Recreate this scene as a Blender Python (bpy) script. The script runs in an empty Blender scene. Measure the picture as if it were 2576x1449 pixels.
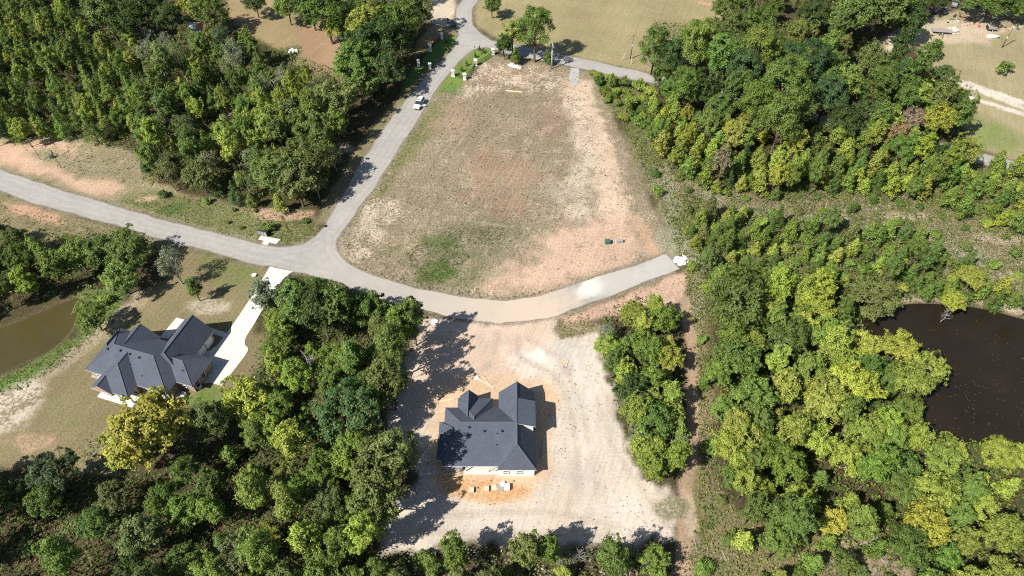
import bpy, bmesh, math, random
import numpy as np
from mathutils import Vector, Matrix

# ------------------------------------------------------------------ camera, sky, sun, exposure
PITCH, HEIGHT, LENS = 49.5, 115.0, 24.96
SUN_AZ, SUN_EL = 35.0, 47.0          # direction in which shadows fall (from +X towards +Y), elevation
scene = bpy.context.scene
col = scene.collection
cd = bpy.data.cameras.new("drone_camera"); cd.lens = LENS; cd.sensor_width = 36.0
cd.clip_start = 1.0; cd.clip_end = 9000.0
cam = bpy.data.objects.new("drone_camera", cd); col.objects.link(cam)
cam.location = (0, 0, HEIGHT); cam.rotation_euler = (math.radians(90 - PITCH), 0, 0)
scene.camera = cam
world = bpy.data.worlds.new("World"); scene.world = world; world.use_nodes = True
wn = world.node_tree.nodes; wl = world.node_tree.links; wn.clear()
sky = wn.new("ShaderNodeTexSky"); sky.sky_type = 'NISHITA'; sky.sun_disc = False
sky.sun_elevation = math.radians(SUN_EL); sky.sun_rotation = math.radians(270.0 - SUN_AZ)
sky.air_density = 1.0; sky.dust_density = 0.8
bg = wn.new("ShaderNodeBackground"); bg.inputs[1].default_value = 0.07
wo = wn.new("ShaderNodeOutputWorld"); wl.new(sky.outputs[0], bg.inputs[0]); wl.new(bg.outputs[0], wo.inputs[0])
sd = bpy.data.lights.new("sun", 'SUN'); sd.energy = 5.0; sd.angle = math.radians(0.5); sd.color = (1.0, 0.955, 0.87)
sun = bpy.data.objects.new("sun", sd); col.objects.link(sun)
_a, _e = math.radians(SUN_AZ), math.radians(SUN_EL)
sun.rotation_euler = Vector((math.cos(_a) * math.cos(_e), math.sin(_a) * math.cos(_e), -math.sin(_e))).to_track_quat('-Z', 'Y').to_euler()
sun.location = (-80, -60, 140)
vs = scene.view_settings; vs.view_transform = 'Standard'; vs.look = 'None'; vs.gamma = 1.0; vs.exposure = 0.66
vs.use_curve_mapping = False
scene.cycles.filter_width = 1.1; scene.cycles.use_denoising = False
scene.cycles.max_bounces = 6; scene.cycles.diffuse_bounces = 2; scene.cycles.glossy_bounces = 2
scene.cycles.transmission_bounces = 4; scene.cycles.transparent_max_bounces = 8
scene.cycles.caustics_reflective = False; scene.cycles.caustics_refractive = False

# ------------------------------------------------------------------ helpers
rng = np.random.default_rng(7); random.seed(7)
FV = 1786.1
_t = math.radians(PITCH)
FWD = np.array([0, math.cos(_t), -math.sin(_t)]); UPV = np.array([0, math.sin(_t), math.cos(_t)])
def G(x, y, z=0.0):
    """survey point read off the photograph -> plan position at height z"""
    d = FWD + np.array([(x - 1288) / FV, 0, 0]) - UPV * ((y - 724.5) / FV)
    k = (z - HEIGHT) / d[2]
    return d * k + np.array([0, 0, HEIGHT])
def GP(pts, z=0.0): return [tuple(G(x, y, z)[:2]) for x, y in pts]
def metres(px, y):   # size of px photo pixels at row y, ground level
    d = FWD - UPV * ((y - 724.5) / FV); return px / FV * (-HEIGHT / d[2])

def link(o, parent=None):
    col.objects.link(o)
    if parent is not None: o.parent = parent
    return o
def tag(o, label=None, cat=None, group=None, kind=None):
    if label: o["label"] = label
    if cat: o["category"] = cat
    if group: o["group"] = group
    if kind: o["kind"] = kind
    return o
def empty(name, loc=(0, 0, 0), rz=0.0, label=None, cat=None, group=None):
    o = bpy.data.objects.new(name, None); o.empty_display_size = 0.2
    o.location = loc; o.rotation_euler = (0, 0, rz); link(o)
    return tag(o, label, cat, group)
LOOSE = []
def ordinals():
    """loose small things that look alike: told apart by their order from the left"""
    words = "leftmost second third fourth fifth sixth seventh eighth ninth tenth eleventh twelfth".split(); b = {}
    for o, lab, x, y in LOOSE: b.setdefault(lab, []).append((x / y, o))
    for lab, l in b.items():
        l.sort(key=lambda q: q[0])
        for i, (_, o) in enumerate(l): o["label"] = lab if len(l) == 1 else f"{lab}, {words[i] if i == 0 else 'rightmost' if i == len(l) - 1 else words[i] + ' from left'}"
class MB:
    """collects vertices and faces of ONE object"""
    def __init__(s): s.v = []; s.f = []; s.m = []
    def poly(s, pts, mi=0):
        b = len(s.v); s.v += [tuple(p) for p in pts]; s.f.append(tuple(range(b, b + len(pts)))); s.m.append(mi)
    def box(s, c, d, rz=0.0, mi=0, taper=1.0, rx=0.0):
        b = len(s.v); hx, hy, hz = d[0] / 2, d[1] / 2, d[2] / 2
        M = Matrix.Rotation(rz, 3, 'Z') @ Matrix.Rotation(rx, 3, 'X')
        for k, (i, j) in enumerate([(-1, -1), (1, -1), (1, 1), (-1, 1)] * 2):
            t = 1.0 if k < 4 else taper
            p = M @ Vector((i * hx * t, j * hy * t, -hz if k < 4 else hz))
            s.v.append((p.x + c[0], p.y + c[1], p.z + c[2]))
        for q in ((0, 3, 2, 1), (4, 5, 6, 7), (0, 1, 5, 4), (1, 2, 6, 5), (2, 3, 7, 6), (3, 0, 4, 7)):
            s.f.append(tuple(b + i for i in q)); s.m.append(mi)
    def tube(s, pts, rad, n=6, mi=0, cap=True):
        pts = [Vector(p) for p in pts]; rad = rad if hasattr(rad, '__len__') else [rad] * len(pts)
        b = len(s.v)
        for i, p in enumerate(pts):
            d = (pts[min(i + 1, len(pts) - 1)] - pts[max(i - 1, 0)])
            d = d.normalized() if d.length > 1e-9 else Vector((0, 0, 1))
            a = d.cross(Vector((0, 0, 1))) if abs(d.z) < .95 else d.cross(Vector((1, 0, 0)))
            a.normalize(); c = d.cross(a)
            for k in range(n):
                t = 2 * math.pi * k / n; q = p + (a * math.cos(t) + c * math.sin(t)) * rad[i]
                s.v.append(tuple(q))
        for i in range(len(pts) - 1):
            for k in range(n):
                k2 = (k + 1) % n
                s.f.append((b + i * n + k, b + i * n + k2, b + (i + 1) * n + k2, b + (i + 1) * n + k)); s.m.append(mi)
        if cap:
            s.f.append(tuple(b + k for k in range(n))); s.m.append(mi)
            e = b + (len(pts) - 1) * n; s.f.append(tuple(e + n - 1 - k for k in range(n))); s.m.append(mi)
    def cyl(s, c, r, h, n=12, mi=0, r2=None):
        s.tube([(c[0], c[1], c[2]), (c[0], c[1], c[2] + h)], [r, r if r2 is None else r2], n, mi)
    def prism(s, pts, z0, z1, mi=0):
        n = len(pts); b = len(s.v)
        s.v += [(p[0], p[1], z0) for p in pts] + [(p[0], p[1], z1) for p in pts]
        s.f.append(tuple(b + n + i for i in range(n))); s.m.append(mi)
        s.f.append(tuple(b + n - 1 - i for i in range(n))); s.m.append(mi)
        for i in range(n):
            j = (i + 1) % n; s.f.append((b + i, b + j, b + n + j, b + n + i)); s.m.append(mi)
    def lump(s, c, r, seed, squash=.6, n=2, mi=0):
        bm = bmesh.new(); bmesh.ops.create_icosphere(bm, subdivisions=n, radius=1.0); R = random.Random(seed); b = len(s.v)
        for v in bm.verts:
            k = 1 + R.uniform(-.22, .22); s.v.append((c[0] + v.co.x * r * k, c[1] + v.co.y * r * k, c[2] + v.co.z * r * squash * k))
        for f in bm.faces: s.f.append(tuple(b + v.index for v in f.verts)); s.m.append(mi)
        bm.free()
    def build(s, name, mats, parent=None, smooth=False, bevel=0.0, fix=True):
        me = bpy.data.meshes.new(name); me.from_pydata(s.v, [], s.f)
        mats = mats if isinstance(mats, (list, tuple)) else [mats]
        for m in mats: me.materials.append(m)
        me.polygons.foreach_set("material_index", s.m)
        if fix:
            bm = bmesh.new(); bm.from_mesh(me); bmesh.ops.recalc_face_normals(bm, faces=bm.faces)
            if bevel > 0: bmesh.ops.bevel(bm, geom=[e for e in bm.edges if e.is_manifold and e.calc_face_angle(0) > .6], offset=bevel, segments=1, affect='EDGES', profile=.5)
            bm.to_mesh(me); bm.free()
        if smooth: me.polygons.foreach_set("use_smooth", [True] * len(me.polygons))
        me.update()
        return link(bpy.data.objects.new(name, me), parent)

def quad_mesh(name, V, F, mat, attrs=None):
    me = bpy.data.meshes.new(name); n = F.shape[1]
    me.vertices.add(len(V)); me.vertices.foreach_set("co", np.ascontiguousarray(V, dtype=np.float32).ravel())
    me.loops.add(F.size); me.loops.foreach_set("vertex_index", np.ascontiguousarray(F, dtype=np.int32).ravel())
    me.polygons.add(len(F)); me.polygons.foreach_set("loop_start", np.arange(0, F.size, n, dtype=np.int32))
    me.polygons.foreach_set("loop_total", np.full(len(F), n, dtype=np.int32))
    me.update(calc_edges=True); me.validate()
    me.materials.append(mat)
    for k, (dom, ty, arr) in (attrs or {}).items():
        a = me.attributes.new(k, ty, dom)
        a.data.foreach_set("color" if ty == 'FLOAT_COLOR' else "value", np.ascontiguousarray(arr, dtype=np.float32).ravel())
    return me

# ---- value noise for laying out soil and planting
_T = rng.random((256, 256))
def vnoise(x, y):
    xi = np.floor(x).astype(int); yi = np.floor(y).astype(int); fx = x - xi; fy = y - yi
    fx = fx * fx * (3 - 2 * fx); fy = fy * fy * (3 - 2 * fy)
    g = lambda i, j: _T[(xi + i) & 255, (yi + j) & 255]
    return (g(0, 0) * (1 - fx) + g(1, 0) * fx) * (1 - fy) + (g(0, 1) * (1 - fx) + g(1, 1) * fx) * fy
def fbm(x, y, o=4):
    s = 0; a = .5; t = 0
    for k in range(o): s = s + a * vnoise(x + 17.3 * k, y + 9.1 * k); t += a; a *= .5; x = x * 2.03; y = y * 2.03
    return s / t
def sdist(px, py, poly):
    """signed distance (positive inside) of points to a closed polygon"""
    d = np.full(px.shape, 1e18); ins = np.zeros(px.shape, bool); n = len(poly)
    for i in range(n):
        x0, y0 = poly[i]; x1, y1 = poly[(i + 1) % n]; ex, ey = x1 - x0, y1 - y0
        t = np.clip(((px - x0) * ex + (py - y0) * ey) / (ex * ex + ey * ey + 1e-12), 0, 1)
        dx = px - x0 - t * ex; dy = py - y0 - t * ey; d = np.minimum(d, dx * dx + dy * dy)
        c = (y0 > py) != (y1 > py)
        if abs(ey) > 1e-12: ins ^= c & (px < ex * (py - y0) / ey + x0)
    d = np.sqrt(d); return np.where(ins, d, -d)
def ldist(px, py, line):
    d = np.full(px.shape, 1e18)
    for (x0, y0), (x1, y1) in zip(line[:-1], line[1:]):
        ex, ey = x1 - x0, y1 - y0
        t = np.clip(((px - x0) * ex + (py - y0) * ey) / (ex * ex + ey * ey + 1e-12), 0, 1)
        d = np.minimum(d, (px - x0 - t * ex) ** 2 + (py - y0 - t * ey) ** 2)
    return np.sqrt(d)
def sstep(a, b, x):
    t = np.clip((x - a) / (b - a), 0, 1); return t * t * (3 - 2 * t)
def smooth_line(pts, k=4):
    P = [np.array(p, float) for p in pts]; out = []
    for i in range(len(P) - 1):
        p0 = P[max(i - 1, 0)]; p1 = P[i]; p2 = P[i + 1]; p3 = P[min(i + 2, len(P) - 1)]
        for j in range(k):
            t = j / k
            out.append(tuple(.5 * (2 * p1 + (p2 - p0) * t + (2 * p0 - 5 * p1 + 4 * p2 - p3) * t * t + (3 * p1 - p0 - 3 * p2 + p3) * t ** 3)))
    out.append(tuple(P[-1])); return out

# ------------------------------------------------------------------ materials
def nodes(name):
    m = bpy.data.materials.new(name); m.use_nodes = True; nt = m.node_tree; nt.nodes.clear()
    out = nt.nodes.new("ShaderNodeOutputMaterial"); return m, nt, out
def N(nt, t, **kw):
    n = nt.nodes.new("ShaderNode" + t)
    for k, v in kw.items(): setattr(n, k, v)
    return n
def noise(nt, vec, scale, detail=4, rough=.55):
    n = N(nt, "TexNoise"); n.inputs["Scale"].default_value = scale; n.inputs["Detail"].default_value = detail
    n.inputs["Roughness"].default_value = rough
    if vec is not None: nt.links.new(vec, n.inputs["Vector"])
    return n.outputs["Fac"]
def maprange(nt, v, a, b, c, d, smooth=False):
    n = N(nt, "MapRange")
    if smooth: n.interpolation_type = 'SMOOTHSTEP'
    for i, x in zip((1, 2, 3, 4), (a, b, c, d)):
        if isinstance(x, (int, float)): n.inputs[i].default_value = x
        else: nt.links.new(x, n.inputs[i])
    nt.links.new(v, n.inputs[0]); return n.outputs[0]
def mth(nt, op, a, b=None):
    n = N(nt, "Math", operation=op)
    for i, x in enumerate((a, b)):
        if x is None: continue
        if isinstance(x, (int, float)): n.inputs[i].default_value = x
        else: nt.links.new(x, n.inputs[i])
    return n.outputs[0]
def mixc(nt, f, a, b, mode='MIX'):
    n = N(nt, "Mix", data_type='RGBA', blend_type=mode)
    for i, x in zip((0, 6, 7), (f, a, b)):
        if isinstance(x, (int, float)): n.inputs[i].default_value = x
        elif isinstance(x, tuple): n.inputs[i].default_value = (*x[:3], 1)
        else: nt.links.new(x, n.inputs[i])
    return n.outputs[2]
def scalec(nt, c, f):   # colour times factor
    n = N(nt, "VectorMath", operation='SCALE')
    if isinstance(c, tuple): n.inputs[0].default_value = c[:3]
    else: nt.links.new(c, n.inputs[0])
    if isinstance(f, (int, float)): n.inputs["Scale"].default_value = f
    else: nt.links.new(f, n.inputs["Scale"])
    return n.outputs[0]
def bsdf(nt, out, c, rough=.7, spec=.3, metal=0.0, bump=None, bstr=.4, bdist=.05):
    p = N(nt, "BsdfPrincipled"); p.inputs["Roughness"].default_value = rough; p.inputs["Metallic"].default_value = metal
    p.inputs["Specular IOR Level"].default_value = spec
    if isinstance(c, tuple): p.inputs["Base Color"].default_value = (*c[:3], 1)
    else: nt.links.new(c, p.inputs["Base Color"])
    if bump is not None:
        b = N(nt, "Bump"); b.inputs["Strength"].default_value = bstr; b.inputs["Distance"].default_value = bdist
        nt.links.new(bump, b.inputs["Height"]); nt.links.new(b.outputs[0], p.inputs["Normal"])
    nt.links.new(p.outputs[0], out.inputs[0]); return p
def simple(name, c, rough=.6, spec=.3, metal=0.0, var=.15, scale=3.0):
    m, nt, out = nodes(name); tc = N(nt, "TexCoord").outputs["Object"]
    f = maprange(nt, noise(nt, tc, scale, 5), .25, .75, 1 - var, 1 + var)
    g = maprange(nt, noise(nt, tc, scale * 9, 3), .3, .7, 1 - var * .5, 1 + var * .5)
    bsdf(nt, out, scalec(nt, c, mth(nt, 'MULTIPLY', f, g)), rough, spec, metal); return m

def make_ground():
    m, nt, out = nodes("soil_and_grass"); tc = N(nt, "TexCoord").outputs["Object"]
    at = lambda k: N(nt, "Attribute", attribute_name=k)
    A, B, Mx = at("colA").outputs["Color"], at("colB").outputs["Color"], at("mixamt").outputs["Fac"]
    n1 = noise(nt, tc, .22, 9, .68); n2 = noise(nt, tc, 1.5, 6, .65)
    n = mth(nt, 'ADD', mth(nt, 'MULTIPLY', n1, .5), mth(nt, 'MULTIPLY', n2, .5))
    thr = maprange(nt, Mx, 0, 1, .66, .36)
    f = maprange(nt, n, mth(nt, 'SUBTRACT', thr, .045), mth(nt, 'ADD', thr, .045), 0, 1, True)
    c = mixc(nt, f, A, B)
    rough = at("rough").outputs["Fac"]           # how tufted the cover is
    g1 = noise(nt, tc, 2.6, 5, .7); g2 = noise(nt, tc, .07, 4, .6)
    amp = maprange(nt, rough, 0, 1, .03, .75)
    gg = maprange(nt, g1, .28, .72, -1, 1)
    k = mth(nt, 'ADD', 1.0, mth(nt, 'MULTIPLY', gg, amp))
    k2 = maprange(nt, g2, .3, .7, .86, 1.12)
    mp = N(nt, "Mapping", vector_type='TEXTURE'); mp.inputs["Rotation"].default_value = (0, 0, math.radians(68)); mp.inputs["Scale"].default_value = (8, .6, 1); nt.links.new(tc, mp.inputs[0])
    st = maprange(nt, noise(nt, mp.outputs[0], 1.0, 5, .65), .3, .7, -.16, .16)
    k = mth(nt, 'ADD', k, mth(nt, 'MULTIPLY', st, mth(nt, 'ADD', .35, rough)))
    c = scalec(nt, c, mth(nt, 'MULTIPLY', mth(nt, 'MAXIMUM', k, .25), k2))
    bsdf(nt, out, c, .95, .1, bump=mth(nt, 'MULTIPLY', mth(nt, 'ADD', n2, mth(nt, 'MULTIPLY', g1, .8)), mth(nt, 'ADD', rough, .02)), bstr=.8, bdist=.35)
    return m
def make_road(stains):
    m, nt, out = nodes("worn_asphalt"); tc = N(nt, "TexCoord").outputs["Object"]
    c = mixc(nt, maprange(nt, noise(nt, tc, .12, 7, .65), .35, .65, 0, 1), (.345, .324, .296), (.292, .277, .257))
    c = scalec(nt, c, maprange(nt, noise(nt, tc, 6.0, 4, .7), .3, .7, .86, 1.14))
    vo = N(nt, "TexVoronoi", feature='DISTANCE_TO_EDGE'); vo.inputs["Scale"].default_value = .16
    wv = N(nt, "VectorMath", operation='ADD'); nt.links.new(tc, wv.inputs[0]); nz = N(nt, "TexNoise"); nz.inputs["Scale"].default_value = .5; nz.inputs["Detail"].default_value = 5; nt.links.new(tc, nz.inputs["Vector"])
    sc_ = N(nt, "VectorMath", operation='SCALE'); nt.links.new(nz.outputs["Color"], sc_.inputs[0]); sc_.inputs["Scale"].default_value = 4.0; nt.links.new(sc_.outputs[0], wv.inputs[1]); nt.links.new(wv.outputs[0], vo.inputs["Vector"])
    c = scalec(nt, c, maprange(nt, vo.outputs[0], .003, .012, .91, 1.0))
    c = scalec(nt, c, maprange(nt, noise(nt, tc, .9, 6, .7), .3, .7, .90, 1.10))
    ed = N(nt, "Attribute", attribute_name="edge").outputs["Fac"]
    ej = mth(nt, 'ADD', ed, mth(nt, 'MULTIPLY', mth(nt, 'SUBTRACT', noise(nt, tc, .8, 5, .7), .5), .9))
    w1 = maprange(nt, mth(nt, 'ABSOLUTE', mth(nt, 'SUBTRACT', ed, 1.05)), .1, .5, .925, 1.0, True); w2 = maprange(nt, mth(nt, 'ABSOLUTE', mth(nt, 'SUBTRACT', ed, 2.6)), .1, .45, .94, 1.0, True)
    c = scalec(nt, c, mth(nt, 'MULTIPLY', w1, w2))
    c = mixc(nt, maprange(nt, ej, .05, .55, .75, 0, True), c, (.23, .20, .155))
    for (x, y, r, tint, amt) in stains:
        v = N(nt, "VectorMath", operation='DISTANCE'); nt.links.new(tc, v.inputs[0]); v.inputs[1].default_value = (x, y, 0)
        d = mth(nt, 'ADD', v.outputs["Value"], mth(nt, 'MULTIPLY', mth(nt, 'SUBTRACT', noise(nt, tc, .3, 7, .7), .5), r * 1.3))
        c = mixc(nt, maprange(nt, d, r * .25, r, amt, 0, True), c, tint)
    bsdf(nt, out, c, .85, .25, bump=noise(nt, tc, 14, 3, .7), bstr=.25, bdist=.02); return m
def make_concrete(name="pale_concrete", base=(.56, .545, .51)):
    m, nt, out = nodes(name); tc = N(nt, "TexCoord").outputs["Object"]
    c = scalec(nt, base, maprange(nt, noise(nt, tc, .5, 7, .65), .3, .7, .84, 1.06))
    c = scalec(nt, c, maprange(nt, noise(nt, tc, 9, 4, .7), .3, .7, .95, 1.04))
    bsdf(nt, out, c, .8, .3); return m
def make_water(name, deep, murk, rough=.08):
    m, nt, out = nodes(name); tc = N(nt, "TexCoord").outputs["Object"]
    c = mixc(nt, maprange(nt, noise(nt, tc, .05, 5, .6), .35, .65, 0, 1), deep, murk)
    p = bsdf(nt, out, c, rough, .5, bump=noise(nt, tc, 1.6, 3, .6), bstr=.06, bdist=.05); p.inputs["IOR"].default_value = 1.33; return m
def make_leaf(name="foliage", trans=.36):
    m, nt, out = nodes(name); oi = N(nt, "ObjectInfo").outputs["Color"]
    a = N(nt, "Attribute", attribute_name="lv").outputs["Fac"]; b = N(nt, "Attribute", attribute_name="lh").outputs["Fac"]
    h = N(nt, "HueSaturation"); nt.links.new(oi, h.inputs["Color"])
    nt.links.new(maprange(nt, b, 0, 1, .488, .516), h.inputs["Hue"]); nt.links.new(maprange(nt, a, 0, 1, .55, 1.55), h.inputs["Value"])
    h.inputs["Saturation"].default_value = .97
    p = N(nt, "BsdfPrincipled"); p.inputs["Roughness"].default_value = .55; p.inputs["Specular IOR Level"].default_value = .28
    nt.links.new(h.outputs[0], p.inputs["Base Color"])
    t = N(nt, "BsdfTranslucent"); nt.links.new(mixc(nt, .35, h.outputs[0], (.30, .34, .05)), t.inputs[0])
    mx = N(nt, "MixShader"); mx.inputs[0].default_value = trans
    nt.links.new(p.outputs[0], mx.inputs[1]); nt.links.new(t.outputs[0], mx.inputs[2]); nt.links.new(mx.outputs[0], out.inputs[0]); return m
def make_tuft():
    m, nt, out = nodes("low_growth"); c = N(nt, "Attribute", attribute_name="tc").outputs["Color"]
    p = N(nt, "BsdfPrincipled"); p.inputs["Roughness"].default_value = .7; p.inputs["Specular IOR Level"].default_value = .15
    nt.links.new(c, p.inputs["Base Color"])
    t = N(nt, "BsdfTranslucent"); nt.links.new(c, t.inputs[0]); mx = N(nt, "MixShader"); mx.inputs[0].default_value = .3
    nt.links.new(p.outputs[0], mx.inputs[1]); nt.links.new(t.outputs[0], mx.inputs[2]); nt.links.new(mx.outputs[0], out.inputs[0]); return m
def make_bark(name, c):
    m, nt, out = nodes(name); tc = N(nt, "TexCoord").outputs["Object"]
    bsdf(nt, out, scalec(nt, c, maprange(nt, noise(nt, tc, 5, 5, .7), .3, .7, .6, 1.35)), .9, .1); return m
def make_shingle():
    m, nt, out = nodes("asphalt_shingles"); tc = N(nt, "TexCoord").outputs["Object"]
    br = N(nt, "TexBrick"); br.offset = .5
    mp = N(nt, "Mapping"); mp.inputs["Scale"].default_value = (1, 1, 1); nt.links.new(tc, mp.inputs[0]); nt.links.new(mp.outputs[0], br.inputs["Vector"])
    for k, v in (("Scale", 1.0), ("Mortar Size", .012), ("Brick Width", .34), ("Row Height", .15), ("Bias", -.1)): br.inputs[k].default_value = v
    br.inputs["Color1"].default_value = (.080, .095, .124, 1); br.inputs["Color2"].default_value = (.053, .064, .086, 1); br.inputs["Mortar"].default_value = (.05, .055, .065, 1)
    c = mixc(nt, .6, br.outputs[0], (.067, .079, .105))
    c = scalec(nt, c, maprange(nt, noise(nt, tc, 7, 4, .8), .3, .7, .72, 1.32))
    c = scalec(nt, c, maprange(nt, noise(nt, tc, .5, 5, .6), .3, .7, .9, 1.12))
    bsdf(nt, out, c, .85, .35, bump=noise(nt, tc, 9, 3, .8), bstr=.35, bdist=.03); return m
def make_brick():
    m, nt, out = nodes("rosy_brick"); tc = N(nt, "TexCoord").outputs["Object"]
    br = N(nt, "TexBrick"); sp = N(nt, "SeparateXYZ"); nt.links.new(tc, sp.inputs[0])
    cb = N(nt, "CombineXYZ"); nt.links.new(mth(nt, 'ADD', sp.outputs[0], sp.outputs[1]), cb.inputs[0]); nt.links.new(sp.outputs[2], cb.inputs[1])
    nt.links.new(cb.outputs[0], br.inputs["Vector"])
    for k, v in (("Scale", 1.0), ("Mortar Size", .012), ("Brick Width", .22), ("Row Height", .08)): br.inputs[k].default_value = v
    br.inputs["Color1"].default_value = (.33, .20, .16, 1); br.inputs["Color2"].default_value = (.25, .14, .11, 1); br.inputs["Mortar"].default_value = (.5, .44, .4, 1)
    bsdf(nt, out, br.outputs[0], .85, .2); return m
M = dict(
    concrete=make_concrete(), oldconcrete=make_concrete("grey_concrete", (.36, .35, .32)), shingle=make_shingle(), brick=make_brick(),
    white=simple("white_paint", (.78, .77, .74), .6, .3, var=.05), wrap=simple("white_housewrap", (.80, .79, .77), .5, .3, var=.04),
    stone=simple("white_painted_block", (.74, .72, .68), .75, .2, var=.07, scale=6), black=simple("black_metal", (.018, .018, .02), .5, .4),
    dark=simple("dark_plastic", (.03, .03, .032), .5, .4), glass=simple("window_glass", (.02, .028, .035), .06, .8, var=.02),
    lumber=simple("fresh_lumber", (.62, .50, .33), .7, .2), wood=simple("weathered_wood", (.22, .17, .12), .85, .15, scale=5),
    greywood=simple("grey_wood", (.30, .27, .25), .85, .15, scale=5), polewood=simple("pole_wood", (.17, .12, .075), .85, .15, scale=6),
    polegrey=simple("pale_grey_pole", (.46, .45, .43), .8, .2), steel=simple("galvanised_steel", (.45, .46, .47), .45, .5, .4),
    tin=simple("white_tin", (.60, .64, .68), .45, .5, .2, var=.1), rust=simple("rusty_tin", (.45, .25, .17), .8, .2, var=.35, scale=1.2),
    green=simple("utility_green", (.055, .12, .085), .5, .4), rubber=simple("tyre_rubber", (.02, .02, .02), .85, .2),
    carpaint=simple("white_car_paint", (.80, .80, .79), .25, .6, var=.02), chrome=simple("alloy", (.5, .5, .52), .3, .5, .8),
    lamp=simple("lamp_lens", (.7, .72, .74), .15, .6, var=.03), blue=simple("blue_tarp", (.05, .12, .25), .5, .3, var=.3),
    teal=simple("teal_metal_roof", (.10, .27, .34), .4, .5, var=.12), chalk=simple("white_gravel", (.78, .77, .75), .9, .1, var=.18, scale=5),
    pale=simple("pale_rubble", (.62, .55, .46), .9, .1, var=.2, scale=4), junk=simple("scrap_metal", (.16, .15, .16), .6, .4, .2, var=.5, scale=2),
    redclay=simple("red_paint_trim", (.32, .10, .10), .7, .2), trimlt=simple("grey_trim", (.55, .53, .50), .6, .3, var=.06),
    ridge=simple("ridge_shingle", (.095, .107, .13), .85, .3, var=.25, scale=6), bark=make_bark("brown_bark", (.11, .085, .062)),
    palebark=make_bark("pale_bark", (.27, .25, .215)), deadwood=make_bark("bleached_deadwood", (.27, .255, .23)), leaf=make_leaf(), tuft=make_tuft(),
    sandpile=simple("heaped_sand", (.52, .44, .34), .95, .1, var=.12, scale=2), orange=simple("orange_clay", (.55, .32, .16), .95, .1, var=.15))

# ------------------------------------------------------------------ plan of roads, drives, ponds (survey points -> plan)
road_top = [(-140, 386), (0, 426.7), (173, 483), (300, 521), (416, 554.7), (533, 583), (644, 611), (704, 620), (757, 614.7), (787, 598), (807, 579.6), (824, 556),
            (844, 519.7), (867, 483), (890.7, 436.7), (934, 370), (977, 306.7), (1004, 273), (1037, 233), (1077, 187), (1110.7, 150), (1134, 130), (1147, 106.7), (1152, 80), (1146, 50), (1149, 23), (1162, 0), (1176, -40), (1190, -70)]
road_ne = [(1232, -70), (1218, -40), (1204, 0), (1190.7, 20), (1187, 43), (1190.7, 63), (1204, 80), (1224, 93), (1254.7, 106), (1393, 132), (1537, 164), (1641, 187), (1850, 237), (2100, 297), (2449, 381), (2640, 428)]
road_se = [(2640, 457), (2449, 407), (2100, 318), (1850, 256), (1641, 209.6), (1589, 200.5), (1485, 178), (1420, 164), (1392, 157.5), (1290, 138), (1254, 128), (1224, 119), (1204, 121.7), (1184, 130), (1157, 153), (1134, 180), (1110.7, 206.7), (1087, 243), (1060.7, 286.7),
           (1030.7, 333), (997, 383), (964, 436.7), (934, 483), (900.7, 526), (874, 566), (857, 590), (847, 611), (849, 631), (860.7, 650), (877, 664.7), (910.7, 683), (977, 703), (1044, 724.7), (1127, 741), (1194, 751), (1277, 754.7), (1338, 748), (1404.7, 731), (1454.7, 713),
           (1521, 689.7), (1588, 669.7), (1654.7, 646), (1676, 639)]
road_s = [(1708.7, 675.7), (1638, 703), (1571, 731), (1504.7, 756), (1454.7, 773), (1398, 793), (1330, 806), (1277, 811), (1210.7, 808), (1160.7, 803), (1117, 794.7), (1084, 784.7), (1007, 766), (927, 743), (877, 719.7), (810.7, 699.7), (767, 688), (737, 683), (677, 670), (644, 664.7),
          (566.7, 643), (466.7, 618), (333, 579.7), (233, 551), (150, 529.7), (66.7, 506), (0, 481), (-140, 440)]
ROAD = []
for seg in (road_top, road_ne, road_se, road_s): ROAD += smooth_line(GP(seg), 3)
POND_W = smooth_line(GP([(-120, 862), (0, 824), (60, 803), (130, 772), (172, 756), (196, 748), (206, 762), (196, 795), (178, 835), (130, 880), (60, 912), (0, 942), (-120, 985), (-120, 862)], -.3), 3)
POND_E = smooth_line(GP([(2165, 800), (2230, 775), (2300, 762), (2420, 768), (2500, 782), (2576, 802), (2700, 830), (2760, 980), (2700, 1150), (2560, 1132), (2470, 1120), (2380, 1112), (2300, 1105), (2275, 1060), (2300, 990), (2310, 930), (2270, 880), (2190, 850), (2165, 800)], -.3), 3)

# ------------------------------------------------------------------ ground: one sheet out to the horizon
def axis(lo, hi, step, far):
    core = np.arange(lo, hi + step * .5, step); ext = step * np.cumsum(1.6 ** np.arange(1, 18)); ext = ext[ext < far]; ext = np.append(ext, far)
    return np.concatenate([lo - ext[::-1], core, hi + ext])
gx = axis(-205, 205, .58, 5000); gy = axis(20, 268, .58, 5000)
X, Y = np.meshgrid(gx, gy); X = X.ravel(); Y = Y.ravel()
nv = len(X)
A = np.tile(np.array([.085, .064, .036]), (nv, 1)); B = np.tile(np.array([.065, .075, .026]), (nv, 1)); MX = np.full(nv, .45); RG = np.full(nv, .9)
WARP = (fbm(X * .14, Y * .14, 5) - .5) * 3; WARP2 = (fbm(X * .6 + 40, Y * .6, 3) - .5) * 2.6
def paint(w, a, b=None, mix=None, rg=None):
    global A, B, MX, RG
    w = w[:, None]; A = A * (1 - w) + np.array(a) * w; B = B * (1 - w) + np.array(b if b else a) * w
    if mix is not None: MX = MX * (1 - w[:, 0]) + mix * w[:, 0]
    if rg is not None: RG = RG * (1 - w[:, 0]) + rg * w[:, 0]
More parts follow.
